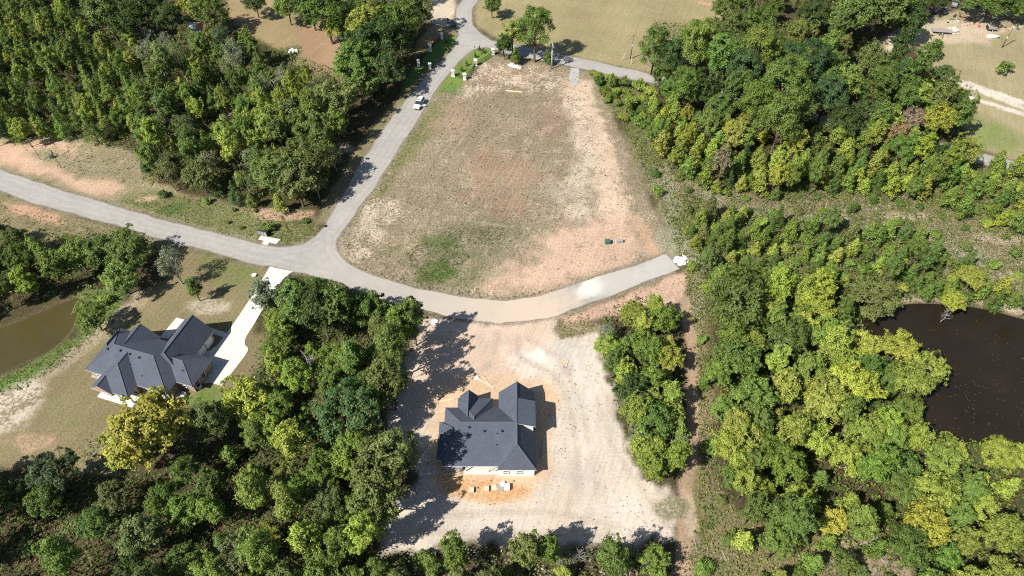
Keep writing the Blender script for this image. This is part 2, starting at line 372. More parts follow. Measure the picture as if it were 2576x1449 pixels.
def zone(pts, a, b=None, mix=.4, rg=.5, soft=.8, warp=1.2, amt=1.0, z=0.0):
    d = sdist(X, Y, GP(pts, z)) + WARP * warp + WARP2 * warp * .6
    paint(sstep(-soft, soft, d) * amt, a, b, mix, rg)
def blob(x, y, rx, ry, a, b=None, mix=.4, rg=.5, amt=1.0, soft=.8, warp=.6):
    c = G(x, y); ax = metres(rx, y); ay = (G(x, y - ry)[1] - G(x, y + ry)[1]) / 2
    d = 1 - np.sqrt(((X - c[0]) / ax) ** 2 + ((Y - c[1]) / ay) ** 2) + (WARP + WARP2 * .7) * warp
    paint(sstep(-soft * .5, soft * .5, d) * amt, a, b, mix, rg)
def trail(pts, width, a, b=None, mix=.4, rg=.2, soft=.4, amt=1.0, warp=.4):
    d = width / 2 - ldist(X, Y, smooth_line(GP(pts), 5)) + WARP2 * warp
    paint(sstep(-soft, soft, d) * amt, a, b, mix, rg)
SAND, PALE, DRY, CLAY, ORNG = (.555, .482, .398), (.45, .365, .275), (.255, .208, .138), (.50, .335, .235), (.56, .395, .255)
LAWN, GREEN, TAN = (.215, .175, .098), (.105, .165, .04), (.305, .255, .142)
# vacant field inside the bend
zone([(1190, 150), (1250, 140), (1330, 150), (1400, 160), (1480, 180), (1510, 215), (1560, 330), (1610, 430), (1640, 520), (1690, 600), (1705, 650), (1590, 700), (1400, 760), (1270, 775), (1120, 760), (960, 720), (840, 670), (830, 610), (900, 500), (1000, 360), (1090, 230), (1140, 185)], DRY, (.39, .315, .225), .36, .8, 1.0, .5)
zone([(1040, 330), (1085, 255), (1120, 235), (1100, 300), (1040, 400), (980, 480), (930, 540), (900, 560), (960, 460)], (.19, .185, .085), (.36, .31, .21), .3, .8, 1.5, 1.5)
zone([(1190, 160), (1330, 165), (1440, 190), (1500, 260), (1480, 290), (1380, 230), (1250, 225), (1150, 250)], (.26, .20, .135), (.52, .425, .32), .52, .6, 2.0, 2.0)
zone([(870, 620), (890, 560), (950, 500), (1000, 510), (1010, 560), (960, 610), (930, 650), (890, 650)], (.25, .20, .135), (.50, .42, .31), .6, .75, 2, 2)
trail([(1452, 215), (1462, 260), (1490, 330), (1515, 400), (1530, 470), (1545, 540)], 7.5, (.56, .43, .315), (.42, .315, .23), .4, .4, 1.8, .95, 2.0)
trail([(1440, 250), (1465, 330), (1480, 400), (1440, 480), (1450, 540)], 5.5, (.53, .44, .335), (.31, .24, .17), .45, .5, 1.8, .85, 2.2)
blob(1265, 430, 75, 85, (.34, .215, .145), (.25, .195, .125), .6, .8, .7, 1.0, .9)
blob(1165, 300, 45, 30, (.36, .24, .165), (.26, .2, .13), .6, .8, .55, 1.0, .9); blob(1390, 300, 40, 40, (.27, .19, .14), (.4, .31, .22), .4, .7, .6)
blob(1420, 490, 60, 40, (.40, .33, .25), (.26, .2, .14), .4, .7, .8)
blob(1190, 590, 120, 38, (.185, .175, .10), (.30, .255, .17), .35, .85, .8); blob(1000, 600, 60, 50, (.27, .22, .14), (.42, .36, .25), .4, .8, .5)
zone([(1390, 580), (1440, 555), (1500, 548), (1560, 545), (1610, 590), (1655, 640), (1590, 668), (1500, 690), (1400, 728), (1330, 742), (1235, 742), (1260, 690), (1330, 650), (1360, 610)], (.545, .38, .275), (.36, .275, .19), .36, .45, 3.0, 3.2)
trail([(1590, 550), (1625, 600), (1650, 640)], 2.6, (.47, .29, .19), (.45, .33, .23), .5, .5, 1.8, .7, 1.6)
blob(1095, 655, 85, 42, (.14, .15, .065), (.24, .215, .14), .45, .9, .8, 1.2, .9); blob(1090, 682, 42, 24, (.09, .135, .035), (.15, .165, .06), .4, 1, .9, 1.0, .8)
blob(1095, 610, 50, 16, (.12, .14, .055), (.2, .19, .11), .3, .9, .9)
for (p, w) in (([(1105, 395), (1150, 340)], .35), ([(1125, 400), (1165, 345)], .35), ([(1090, 390), (1130, 335)], .3), ([(1030, 520), (1200, 560), (1400, 580)], .4), ([(1180, 430), (1190, 520)], .4), ([(1010, 555), (1160, 585)], .35)):
    trail(p, w, (.36, .31, .21), None, .2, .4, .25, .7, .3)
# mown land north of the side road, clearing and shed yard
zone([(1195, -60), (1230, -200), (1900, -200), (1850, 20), (1810, 70), (1700, 200), (1640, 190), (1400, 140), (1260, 106), (1190, 62)], TAN, (.255, .235, .105), .4, .35, 1.5, .8)
zone([(1400, 20), (1600, 60), (1640, 110), (1500, 90)], (.29, .235, .125), (.33, .27, .16), .4, .3, 3, 2, .6)
for p in ([(1340, 60), (1600, 95)], [(1400, 110), (1600, 140)], [(1380, 30), (1640, 50)]): trail(p, 3, (.26, .235, .115), None, .3, .3, 1.5, .5, 1)
zone([(560, 20), (600, -60), (760, -60), (780, 40), (850, 60), (880, 130), (885, 215), (800, 195), (740, 165), (680, 120), (600, 75)], (.29, .225, .12), (.24, .20, .10), .35, .35, 1.5, 1.5)
zone([(740, 75), (830, 70), (870, 120), (880, 205), (810, 185), (760, 140)], (.31, .205, .125), (.27, .2, .12), .3, .3, 2, 1.5)
blob(725, 135, 34, 18, (.12, .135, .05), (.25, .21, .12), .4, .9); blob(510, 90, 60, 24, (.25, .20, .115), (.2, .17, .09), .4, .5)
zone([(1060, 0), (1150, -30), (1146, 60), (1120, 75), (1085, 60)], (.54, .455, .34), (.42, .35, .25), .3, .3, 1.2, 1)
zone([(1085, 62), (1150, 70), (1152, 90), (1110, 100), (1060, 130), (1040, 150), (1050, 110)], (.29, .23, .12), (.22, .19, .09), .4, .5, 1, .6)
zone([(1151, 86), (1147, 110), (1130, 134), (1090, 175), (1050, 222), (1000, 290), (990, 280), (1010, 225), (1040, 170), (1075, 125), (1108, 92)], (.105, .178, .044), (.135, .185, .055), .3, .35, .7, .4)
zone([(1133, 183), (1157, 155), (1184, 132), (1205, 123), (1224, 120.5), (1245, 127), (1240, 140), (1200, 168), (1175, 200), (1150, 225), (1105, 240), (1095, 238), (1112, 208)], (.14, .205, .045), (.19, .215, .07), .35, .35, .6, .4)
blob(1128, 226, 26, 12, (.11, .18, .05), (.16, .18, .07), .4, .4, .8)
# left bank above the road
zone([(-120, 330), (0, 345), (60, 350), (130, 332), (250, 350), (350, 390), (375, 440), (480, 490), (640, 530), (780, 535), (800, 560), (790, 600), (740, 620), (640, 606), (400, 548), (170, 480), (-120, 395)], (.25, .215, .125), (.40, .315, .215), .3, .7, .9, .8)
zone([(-120, 345), (60, 362), (130, 345), (200, 375), (240, 420), (300, 470), (280, 490), (170, 462), (60, 425), (-120, 380)], (.53, .36, .25), (.34, .27, .17), .25, .4, 1.8, 1.8)
zone([(60, 385), (130, 370), (240, 400), (290, 450), (200, 445), (100, 410)], (.22, .205, .12), (.36, .3, .2), .35, .75, 1.5, 1.2, .85)
zone([(370, 470), (480, 495), (640, 535), (650, 590), (560, 585), (420, 545), (300, 510)], (.165, .175, .07), (.25, .22, .12), .35, .8, 1.2, 1.2)
zone([(630, 525), (700, 530), (785, 535), (770, 556), (700, 556), (650, 548)], (.40, .27, .19), (.28, .21, .13), .4, .6, .8, .8)
zone([(650, 560), (720, 556), (800, 555), (800, 585), (760, 610), (720, 612), (650, 600)], (.15, .16, .065), (.25, .21, .12), .4, .9, .8, .8)
blob(440, 525, 34, 14, (.10, .15, .04), None, .3, 1.0, .9); blob(380, 500, 26, 8, (.46, .33, .22), None, .3, .5, .9)
zone([(820, 500), (880, 400), (950, 300), (1010, 235), (1060, 185), (1075, 190), (1010, 265), (940, 365), (880, 470), (840, 530), (815, 570), (800, 560)], (.22, .185, .10), (.16, .145, .07), .4, .7, .8, .6)
blob(868, 372, 22, 14, (.42, .33, .24), None, .3, .5, .8)
# south-west verge
zone([(-120, 455), (0, 486), (66, 510), (233, 556), (333, 585), (480, 626), (420, 660), (330, 600), (200, 600), (100, 640), (-120, 620)], (.235, .195, .11), (.17, .165, .075), .4, .7, .8, .8)
zone([(10, 512), (70, 520), (150, 545), (165, 565), (110, 560), (40, 535)], (.46, .285, .185), (.32, .24, .15), .35, .4, .8, .9)
# brick house lawn
zone([(400, 630), (480, 628), (620, 662), (690, 676), (650, 740), (640, 800), (640, 830), (700, 840), (705, 900), (640, 945), (570, 1015), (480, 1020), (310, 1020), (300, 1200), (200, 1190), (120, 1170), (-120, 1180), (-120, 985), (0, 950), (110, 905), (200, 840), (270, 790), (330, 750), (420, 700)], LAWN, (.185, .18, .08), .4, .45, 1, .8)
zone([(500, 632), (640, 670), (640, 700), (560, 730), (520, 680)], (.165, .18, .065), (.21, .18, .1), .4, .5, 2, 1.5)
blob(300, 830, 70, 12, (.175, .19, .07), None, .4, .5, .7); blob(520, 1000, 60, 22, (.12, .19, .045), (.16, .18, .06), .4, .5, .95)
blob(530, 772, 60, 18, (.46, .40, .31), (.24, .2, .12), .5, .5, .7)
zone([(-60, 985), (90, 905), (190, 845), (275, 790), (290, 800), (200, 880), (110, 950), (-60, 1010)], (.115, .175, .042), (.2, .19, .09), .35, .9, .8, .7)
zone([(185, 735), (260, 725), (320, 740), (300, 780), (230, 830), (190, 840), (200, 790)], (.14, .185, .055), (.2, .19, .09), .4, .9, 1, 1)
trail([(20, 1000), (140, 925), (230, 855), (330, 770), (350, 745)], 3.2, (.36, .30, .21), (.24, .2, .12), .4, .5, 1, .8, .9)
zone([(-120, 1010), (0, 990), (70, 955), (110, 970), (90, 1030), (40, 1080), (0, 1090), (-120, 1090)], (.50, .435, .35), (.24, .19, .12), .45, .4, 1.5, 1.8)
blob(90, 1110, 60, 22, (.40, .27, .18), (.26, .2, .12), .4, .5, .8); blob(250, 1150, 40, 36, (.2, .19, .09), (.36, .3, .2), .4, .9, .8)
# building plot
zone([(1055, 812), (1130, 806), (1290, 815), (1402, 798), (1405, 850), (1505, 835), (1515, 900), (1540, 1010), (1600, 1170), (1705, 1275), (1695, 1352), (1600, 1375), (1330, 1378), (960, 1392), (985, 1300), (1040, 1200), (1030, 1130), (945, 1110), (1000, 980), (1060, 880)], SAND, (.475, .42, .36), .4, .2, 1.2, 1.7)
zone([(1055, 812), (1400, 805), (1402, 862), (1375, 950), (1320, 1000), (1130, 1010), (1085, 1110), (1040, 1040), (1040, 900)], (.56, .42, .318), (.52, .415, .33), .45, .22, 2.5, 2.2)
zone([(1075, 1110), (1085, 1010), (1120, 955), (1200, 940), (1290, 950), (1380, 955), (1395, 1000), (1402, 1040), (1398, 1180), (1340, 1240), (1290, 1255), (1200, 1262), (1110, 1245), (1085, 1190)], ORNG, (.54, .40, .285), .45, .3, 1.8, 1.6)
zone([(1085, 1200), (1130, 1190), (1260, 1215), (1330, 1235), (1270, 1262), (1190, 1268), (1110, 1250)], (.50, .285, .13), (.57, .39, .22), .45, .5, .8, .7, .85)
blob(1345, 900, 66, 36, (.74, .69, .62), None, .3, .15, .8, 1.4, .9); blob(1430, 890, 60, 40, (.40, .365, .325), (.46, .41, .36), .4, .2, .8)
for k in range(11):
    x = 1432 + 15 * k + [0, 6, -4, 3, -7][k % 5]
    trail([(1440 + 4 * k, 880), (x - 4, 1020), (x + 4, 1150), (x + 26, 1340)], .55, [(.60, .54, .47), (.43, .375, .315)][k % 2], None, .3, .2, .5, .28 + .2 * (k % 3), .5)
for k in range(7):
    y = 1275 + 13 * k; trail([(1050, y + 8), (1250, y - 2), (1500, y + 4)], .5, [(.59, .53, .46), (.45, .39, .33)][k % 2], None, .3, .2, .5, .25 + .15 * (k % 3), .5)
for p, w in (([(1300, 850), (1310, 900), (1400, 950), (1440, 1060), (1450, 1200), (1420, 1300)], 1.0), ([(1330, 850), (1420, 920), (1470, 1060), (1500, 1250), (1450, 1330)], .9), ([(1120, 1300), (1300, 1290), (1450, 1300), (1560, 1330)], 1.0), ([(1250, 840), (1240, 900), (1200, 940)], 1.1), ([(1500, 1000), (1540, 1120), (1620, 1240), (1680, 1320)], .9), ([(1060, 1330), (1200, 1350), (1400, 1345), (1640, 1350)], .9)):
    trail(p, w, (.42, .35, .28), None, .3, .3, .5, .7, .7)
for (x, y, a, b, cc) in ((1480, 1000, 30, 60, (.60, .55, .48)), (1560, 1280, 60, 40, (.58, .52, .45)), (1200, 1320, 80, 24, (.58, .52, .45)), (1440, 1180, 26, 60, (.47, .41, .35)), (1110, 1330, 50, 20, (.46, .40, .34)), (1620, 1340, 40, 16, (.46, .40, .33)), (1540, 1060, 16, 60, (.45, .40, .34))): blob(x, y, a, b, cc, None, .3, .2, .6, 1.2, .9)
zone([(1370, 1230), (1440, 1230), (1440, 1370), (1370, 1370)], (.53, .41, .305), None, .3, .2, 3, 2, .6)
zone([(1396, 815), (1470, 790), (1505, 830), (1440, 848), (1408, 852)], (.23, .20, .10), (.36, .28, .18), .4, .9, .5, .6)
zone([(1398, 798), (1500, 760), (1580, 732), (1650, 705), (1712, 682), (1740, 690), (1725, 740), (1715, 790), (1600, 790), (1500, 800), (1420, 812)], (.50, .34, .25), (.38, .28, .19), .35, .4, .9, .9)
zone([(1405, 800), (1640, 708), (1700, 682), (1640, 716), (1500, 772)], (.24, .2, .12), (.36, .28, .19), .4, .7, .5, .7)
# scrub to the east
zone([(1500, 185), (1640, 225), (1700, 380), (1900, 420), (2300, 420), (2450, 400), (2680, 420), (2680, 800), (2440, 760), (2150, 720), (1800, 720), (1720, 640), (1600, 400)], (.17, .16, .078), (.13, .14, .05), .5, 1, 2, 2)
zone([(1560, 300), (1620, 410), (1660, 420), (1800, 470), (2000, 490), (2200, 500), (2400, 500), (2660, 560), (2660, 790), (2450, 720), (2200, 610), (1900, 545), (1770, 545), (1760, 640), (1790, 800), (1735, 800), (1725, 700), (1705, 640), (1680, 560), (1625, 450), (1540, 280)], (.235, .20, .115), (.165, .16, .072), .45, 1, 1.2, 1.5)
for (x, y, a, b) in ((1690, 600, 40, 35), (1745, 640, 35, 30), (1680, 480, 22, 60), (2050, 545, 60, 16), (2460, 640, 50, 22), (1800, 490, 40, 14)): blob(x, y, a, b, (.29, .275, .185), (.2, .19, .1), .4, .9, .85)
for (x, y, a, b) in ((2420, 700, 26, 10), (2540, 700, 40, 16), (2300, 545, 60, 10), (2500, 600, 70, 16)): blob(x, y, a, b, (.42, .34, .25), (.26, .22, .13), .4, .7, .85)
zone([(1740, 790), (1790, 790), (1800, 1000), (1790, 1200), (1860, 1300), (2000, 1340), (2150, 1360), (2260, 1500), (1700, 1500), (1740, 1300), (1745, 1100)], (.19, .17, .08), (.24, .2, .115), .4, .9, 1.2, 1.2)
trail([(1720, 760), (1738, 860), (1742, 1000), (1742, 1120), (1726, 1200), (1722, 1300), (1718, 1400), (1712, 1500)], 2.6, (.36, .255, .17), (.28, .21, .13), .35, .35, .5, .95, .4)
blob(1733, 1290, 16, 50, (.45, .36, .26), None, .3, .3, .8); blob(1680, 1280, 40, 26, (.20, .19, .1), (.4, .34, .27), .4, .8, .9)
zone([(2130, 1320), (2200, 1340), (2290, 1420), (2310, 1500), (2180, 1500), (2080, 1400)], (.29, .23, .155), (.18, .16, .08), .4, .8, 1, 1)
# land at the far right
zone([(2290, 100), (2310, 50), (2420, 20), (2700, 20), (2700, 440), (2560, 410), (2445, 375), (2420, 300), (2380, 200), (2330, 180)], (.315, .265, .155), (.275, .25, .13), .4, .35, 1.2, 1)
zone([(2310, 60), (2460, 50), (2560, 70), (2480, 110), (2330, 110), (2230, 120), (2200, 100)], (.47, .385, .27), (.35, .29, .19), .35, .35, 1.5, 1.5)
zone([(2215, 118), (2260, 112), (2295, 116), (2280, 134), (2225, 136)], (.56, .45, .34), None, .3, .3, .8, .6)
for p, w in (([(2378, 195), (2440, 212), (2600, 268)], 2.3), ([(2390, 210), (2460, 226), (2600, 282)], 2.2), ([(2418, 240), (2500, 264), (2590, 292)], 2.0)): trail(p, w, (.60, .54, .45), (.42, .36, .28), .35, .3, .4, .95, .5)
zone([(2415, 275), (2470, 300), (2550, 330), (2570, 380), (2500, 390), (2430, 372)], (.185, .235, .07), (.26, .25, .12), .4, .4, 4, 3, .85)
zone([(2180, 770), (2420, 755), (2560, 790), (2660, 820), (2660, 800), (2500, 760), (2300, 745)], (.42, .35, .26), (.25, .2, .12), .4, .4, .6, .6)
# gravel shoulder beside every metre of road, and pond banks
droad = sdist(X, Y, ROAD)
paint(sstep(-1.0, -.25, droad + WARP2 * .55 + WARP * .35) * .75, (.24, .21, .165), (.15, .135, .085), .45, .6)
dp = np.maximum(sdist(X, Y, POND_W), sdist(X, Y, POND_E))
paint(sstep(-1.2, .2, dp + WARP2 * .5), (.11, .085, .05), (.085, .09, .035), .4, .5)
Z = -2.2 * sstep(-.8, 3.5, dp) * (dp > -.8)
Z = Z + np.where((droad < -1.2) & (dp < -.8), -.03 + .03 * np.clip(1 - (droad + 1.2) / -2.0, 0, 1), 0.0) * 0
A *= .87; B *= .87
Vg = np.stack([X, Y, Z], 1); nx, ny = len(gx), len(gy)
idx = np.arange(nv).reshape(ny, nx)
Fg = np.stack([idx[:-1, :-1], idx[:-1, 1:], idx[1:, 1:], idx[1:, :-1]], -1).reshape(-1, 4)
one = np.ones((nv, 1))
gm = quad_mesh("ground", Vg, Fg, make_ground(), dict(colA=('POINT', 'FLOAT_COLOR', np.hstack([A, one])), colB=('POINT', 'FLOAT_COLOR', np.hstack([B, one])),
     mixamt=('POINT', 'FLOAT', MX), rough=('POINT', 'FLOAT', RG)))
gm.polygons.foreach_set("use_smooth", [True] * len(gm.polygons))
tag(link(bpy.data.objects.new("ground", gm)), "dry grass, clay and leaf litter ground around the road junction", None, None, "structure")

def sheet(name, pts, z, mat, kind="structure", label=None, thick=0.0):
    bm = bmesh.new(); vs_ = [bm.verts.new((p[0], p[1], z)) for p in pts]
    f = bm.faces.new(vs_)
    if f.calc_area() and f.normal.z < 0: f.normal_flip()
    if thick:
        r = bmesh.ops.extrude_face_region(bm, geom=[f]); bmesh.ops.translate(bm, verts=[e for e in r["geom"] if isinstance(e, bmesh.types.BMVert)], vec=(0, 0, thick))
        bmesh.ops.recalc_face_normals(bm, faces=bm.faces)
    bmesh.ops.triangulate(bm, faces=[q for q in bm.faces if len(q.verts) > 4])
    for q in bm.faces:
        if not thick and q.normal.z < 0: q.normal_flip()
    me = bpy.data.meshes.new(name); bm.to_mesh(me); bm.free(); me.materials.append(mat)
    return tag(link(bpy.data.objects.new(name, me)), label, None, None, kind)
def clean(pts):
    out = []
    for p in pts:
        if not out or math.dist(p, out[-1]) > .05: out.append(p)
    if math.dist(out[0], out[-1]) < .05: out.pop()
    return out
def resample(pts, step):
    P = pts + [pts[0]]; out = []
    for p, q in zip(P[:-1], P[1:]):
        n = max(1, int(math.dist(p, q) / step)); out += [(p[0] + (q[0] - p[0]) * k / n, p[1] + (q[1] - p[1]) * k / n) for k in range(n)]
    return out
R0 = np.array(resample(clean(ROAD), 1.1)); nn = np.roll(R0, -1, 0) - np.roll(R0, 1, 0); nn = np.stack([-nn[:, 1], nn[:, 0]], 1) / (np.linalg.norm(nn, axis=1, keepdims=True) + 1e-9)
ROADJ = [tuple(p) for p in R0 + nn * ((fbm(R0[:, 0] * .35, R0[:, 1] * .35, 4) - .5) * .9)[:, None]]
SRJ = np.random.default_rng(5); stains = []
for (x, y, r, t, a) in ((1330, 800, 17, (.50, .40, .31), .85), (1180, 785, 13, (.44, .37, .29), .6), (1492, 720, 4.2, (.62, .60, .56), .75), (1466, 736, 2.6, (.60, .58, .54), .5), (1560, 700, 9, (.42, .39, .345), .7), (1660, 672, 7, (.43, .41, .37), .6), (1000, 735, 14, (.37, .33, .285), .5), (860, 690, 12, (.37, .34, .30), .4), (1120, 765, 10, (.42, .37, .31), .5)):
    g = G(x, y); stains.append((g[0], g[1], r, t, a))
from mathutils.geometry import delaunay_2d_cdt
bx_, by_ = np.meshgrid(np.arange(-190, 190, 1.0), np.arange(60, 262, 1.0)); bx_ = bx_.ravel() + SRJ.uniform(-.2, .2, bx_.size); by_ = by_.ravel() + SRJ.uniform(-.2, .2, by_.size)
dd_ = sdist(bx_, by_, ROADJ); kk_ = dd_ > .45
rv = [Vector(p) for p in ROADJ] + [Vector((a, b)) for a, b in zip(bx_[kk_], by_[kk_])]; nb = len(ROADJ)
ov, oe, of, *_ = delaunay_2d_cdt(rv, [(i, (i + 1) % nb) for i in range(nb)], [], 1, 1e-5)
ra = np.array([(v.x, v.y) for v in ov]); re_ = np.abs(sdist(ra[:, 0], ra[:, 1], ROADJ)); RF = np.array([f for f in of if len(f) == 3])
rm = quad_mesh("road", np.hstack([ra, np.full((len(ra), 1), .012)]), RF, make_road(stains), dict(edge=('POINT', 'FLOAT', re_)))
if rm.polygons[0].normal.z < 0: rm.flip_normals()
tag(link(bpy.data.objects.new("road", rm)), "grey asphalt road with a T junction and a bend", None, None, "structure")
# concrete drives
DRIVE = clean(smooth_line(GP([(679, 671), (640, 735), (604, 790), (571, 838)]), 3) + GP([(545, 870), (505, 895), (480, 905), (470, 930), (495, 965), (531, 963.5), (558.5, 970.5)]) + smooth_line(GP([(590, 930), (624, 882.7), (616.5, 868), (617, 855), (624, 840), (640, 815), (660, 780), (704, 713), (722, 694), (737, 683.5)]), 3))
sheet("driveway", DRIVE, .0, M["concrete"], label="white concrete driveway curving from the road to the brick house", thick=.06)
def pad(name, pts, mat, label, th=.08, cat="slab"):
    o = sheet(name, GP(pts), 0.0, mat, None, label, th); o["category"] = cat; return o
pad("mailbox_pad", [(656.7, 592.4), (705.4, 602.5), (694.8, 613.9), (678.2, 609.8), (672.9, 617.1), (658, 613.9), (664, 605.8), (649.5, 602.1)], M["concrete"], "T-shaped white concrete pad at the road edge under the mailboxes", .05)
pad("culvert_slab", [(1436, 171), (1456, 172), (1456, 202), (1450, 215), (1436, 217), (1431, 200)], M["oldconcrete"], "grey gravel pad at the top of the field beside the side road", .04)
pad("front_walk", [(516, 820), (560, 834), (572, 839), (566, 849), (540, 842), (512, 829)], M["concrete"], "narrow concrete walk from the drive along the front of the brick house", .05)
pad("side_walk", [(444, 799), (464, 804.5), (424, 852), (401, 850)], M["concrete"], "short white concrete walk between two wings of the brick house", .05)
# water
sheet("west_pond", clean(POND_W), -.3, make_water("murky_pond_water", (.050, .043, .016), (.075, .06, .022), .12), label="murky brown pond at the left edge")
sheet("east_pond", clean(POND_E), -.3, make_water("dark_pond_water", (.0155, .0115, .0075), (.023, .017, .011), .07), label="dark pond ringed by trees at the right edge")

# ------------------------------------------------------------------ houses
def roof(parent, x0, x1, y0, y1, z0, zr, axis, ridge, h0, h1, name="roof", th=.2, gable=None):
    """hip / gable roof block over an eave rectangle; h0, h1 = hip run at the low and high end (0 = gable)"""
    m = MB(); zb = z0 - th
    if axis == 'y':
        r0, r1 = (ridge, y0 + h0, zr), (ridge, y1 - h1, zr)
        a, b, c, d = (x0, y0), (x1, y0), (x1, y1), (x0, y1)
        m.poly([(*a, z0), r0, r1, (*d, z0)]); m.poly([(*b, z0), (*c, z0), r1, r0])
        m.poly([(*a, z0), (*b, z0), r0], 0 if h0 else 2); m.poly([(*c, z0), (*d, z0), r1], 0 if h1 else 2)
        hips = ([((*a, z0), r0), ((*b, z0), r0)] if h0 else []) + ([((*c, z0), r1), ((*d, z0), r1)] if h1 else [])
    else:
        r0, r1 = (x0 + h0, ridge, zr), (x1 - h1, ridge, zr)
        a, b, c, d = (x0, y0), (x1, y0), (x1, y1), (x0, y1)
        m.poly([(*a, z0), (*b, z0), r1, r0]); m.poly([(*c, z0), (*d, z0), r0, r1])
        m.poly([(*d, z0), (*a, z0), r0], 0 if h0 else 2); m.poly([(*b, z0), (*c, z0), r1], 0 if h1 else 2)
        hips = ([((*a, z0), r0), ((*d, z0), r0)] if h0 else []) + ([((*b, z0), r1), ((*c, z0), r1)] if h1 else [])
    q = [a, b, c, d]
    for i in range(4):
        p, s = q[i], q[(i + 1) % 4]; m.poly([(*p, zb), (*s, zb), (*s, z0), (*p, z0)], 1)
    m.poly([(*p, zb) for p in reversed(q)], 1)
    o = m.build(name, [M["shingle"], M["trimlt"], gable or (M["brick"] if parent.name.startswith("brick") else M["wrap"])], parent, fix=False)
    cap = MB(); cap.tube([r0, r1], .09, 4)
    for p, s in hips: cap.tube([p, s], .075, 4)
    cap.build("ridge_cap", M["ridge"], o, fix=False)
    return o
def wallbox(parent, x0, x1, y0, y1, z1, mat, name="wall"):
    m = MB(); m.box(((x0 + x1) / 2, (y0 + y1) / 2, z1 / 2), (x1 - x0, y1 - y0, z1)); return m.build(name, mat, parent)
def window(parent, x, y, z, w, h, face, frame=None, name="window"):
    """face: 's','n','e','w' outward side; frame stands proud of the wall, the pane sits inside"""
    m = MB(); f = .09; dx, dy = {'s': (0, -1), 'n': (0, 1), 'w': (-1, 0), 'e': (1, 0)}[face]
    al = (1, 0) if dy else (0, 1)
    for (o, zz, ww, hh) in ((-w / 2, z, f, h), (w / 2, z, f, h), (0, z + h / 2, w + f, f), (0, z - h / 2, w + .2, f), (0, z, w, .05)):
        c = (x + al[0] * o + dx * .05, y + al[1] * o + dy * .05, zz)
        m.box(c, (ww if dy else .14, .14 if dy else ww, hh))
    o = m.build(name, frame or M["white"], parent)
    g = MB(); g.box((x + dx * .02, y + dy * .02, z), (w if dy else .05, .05 if dy else w, h)); g.build("pane", M["glass"], o)
    return o
def doorpart(parent, x, y, w, h, face, mat, name="door"):
    m = MB(); dx, dy = {'s': (0, -1), 'n': (0, 1), 'w': (-1, 0), 'e': (1, 0)}[face]
    m.box((x + dx * .03, y + dy * .03, h / 2 + .05), (w if dy else .1, .1 if dy else w, h)); o = m.build(name, mat, parent)
    k = MB(); al = (1, 0) if dy else (0, 1); k.box((x + al[0] * w * .38 + dx * .11, y + al[1] * w * .38 + dy * .11, 1.05), (.08, .08, .08)); k.build("handle", M["steel"], o); return o
def vent(parent, x, y, z, r=.22):
    m = MB(); m.cyl((x, y, z - .12), r * .8, .22, 10); m.cyl((x, y, z + .08), r * 1.15, .14, 10, 0, r * .7); return m.build("roof_vent", M["black"], parent)
def pipe(parent, x, y, z):
    m = MB(); m.cyl((x, y, z - .15), .06, .45, 8); return m.build("vent_pipe", M["dark"], parent)

# --- house under construction (plan axes match the world's)
H2 = empty("unfinished_house", (-4.4, 62.5, 0), 0, "white-wrapped house under construction with dark hip roof on orange dirt", "house")
H2.location = (0, 0, 0)
roof(H2, -12.1, 1.0, 55.75, 67.3, 2.75, 6.05, 'x', 62.4, 3.2, .0)
roof(H2, -2.45, 4.2, 55.05, 70.55, 2.72, 6.4, 'y', .88, 2.95, 0)
roof(H2, -13.0, -7.7, 56.9, 64.35, 2.62, 4.95, 'y', -10.35, 2.6, 2.4)
roof(H2, -9.9, -3.5, 62.7, 69.3, 2.68, 5.6, 'y', -6.65, 0, 5.6)
roof(H2, -9.55, -6.2, 63.5, 69.75, 2.8, 4.9, 'y', -7.85, 0, 0)
sm = MB()   # shed dormer over the wing's right slope
e0, e1, ya, yb = (.7, 6.42), (4.15, 5.25), 61.95, 67.15
sm.poly([(e0[0], ya, e0[1]), (e1[0], ya, e1[1]), (e1[0], yb, e1[1]), (e0[0], yb, e0[1])])
sm.poly([(e0[0], yb, e0[1] - .18), (e1[0], yb, e1[1] - .18), (e1[0], ya, e1[1] - .18), (e0[0], ya, e0[1] - .18)], 1)
for p, q in (((e0, ya), (e1, ya)), ((e1, ya), (e1, yb)), ((e1, yb), (e0, yb))):
    sm.poly([(p[0][0], p[1], p[0][1] - .18), (q[0][0], q[1], q[0][1] - .18), (q[0][0], q[1], q[0][1]), (p[0][0], p[1], p[0][1])], 1)
sm.build("dormer_roof", [M["shingle"], M["trimlt"]], H2, fix=False)
dm = MB(); dm.box((2.3, 64.55, 3.9), (2.86, 4.6, 2.36)); dmo = dm.build("dormer_wall", M["wrap"], H2)
wallbox(H2, -2.1, 3.85, 55.28, 70.2, 2.6, M["wrap"])
wallbox(H2, -8.35, -2.3, 58.6, 66.6, 2.6, M["wrap"])
wallbox(H2, -11.6, -8.5, 56.35, 66.9, 2.6, M["brick"])
wallbox(H2, -12.55, -11.4, 58.9, 63.9, 2.5, M["wrap"])
wallbox(H2, -9.3, -4.0, 66.4, 68.85, 2.6, M["wrap"])
sl = MB(); sl.box((-5.2, 57.1, .09), (6.2, 3.2, .18)); sl.build("patio_slab", M["concrete"], H2)
fs = MB(); fs.box((-4.0, 62.0, .05), (15.0, 12.4, .10)); fs.build("foundation", M["oldconcrete"], H2)
pm = MB(); pm.box((-2.9, 56.1, 1.3), (.14, .14, 2.5)); pm.build("porch_post", M["lumber"], H2)
pm = MB(); pm.box((-8.0, 56.1, 1.3), (.14, .14, 2.5)); pm.build("porch_post", M["lumber"], H2)
pm = MB(); pm.tube([(-4.1, 55.9, .2), (-3.3, 56.3, 2.5)], .06, 4); pm.build("brace", M["wood"], H2)
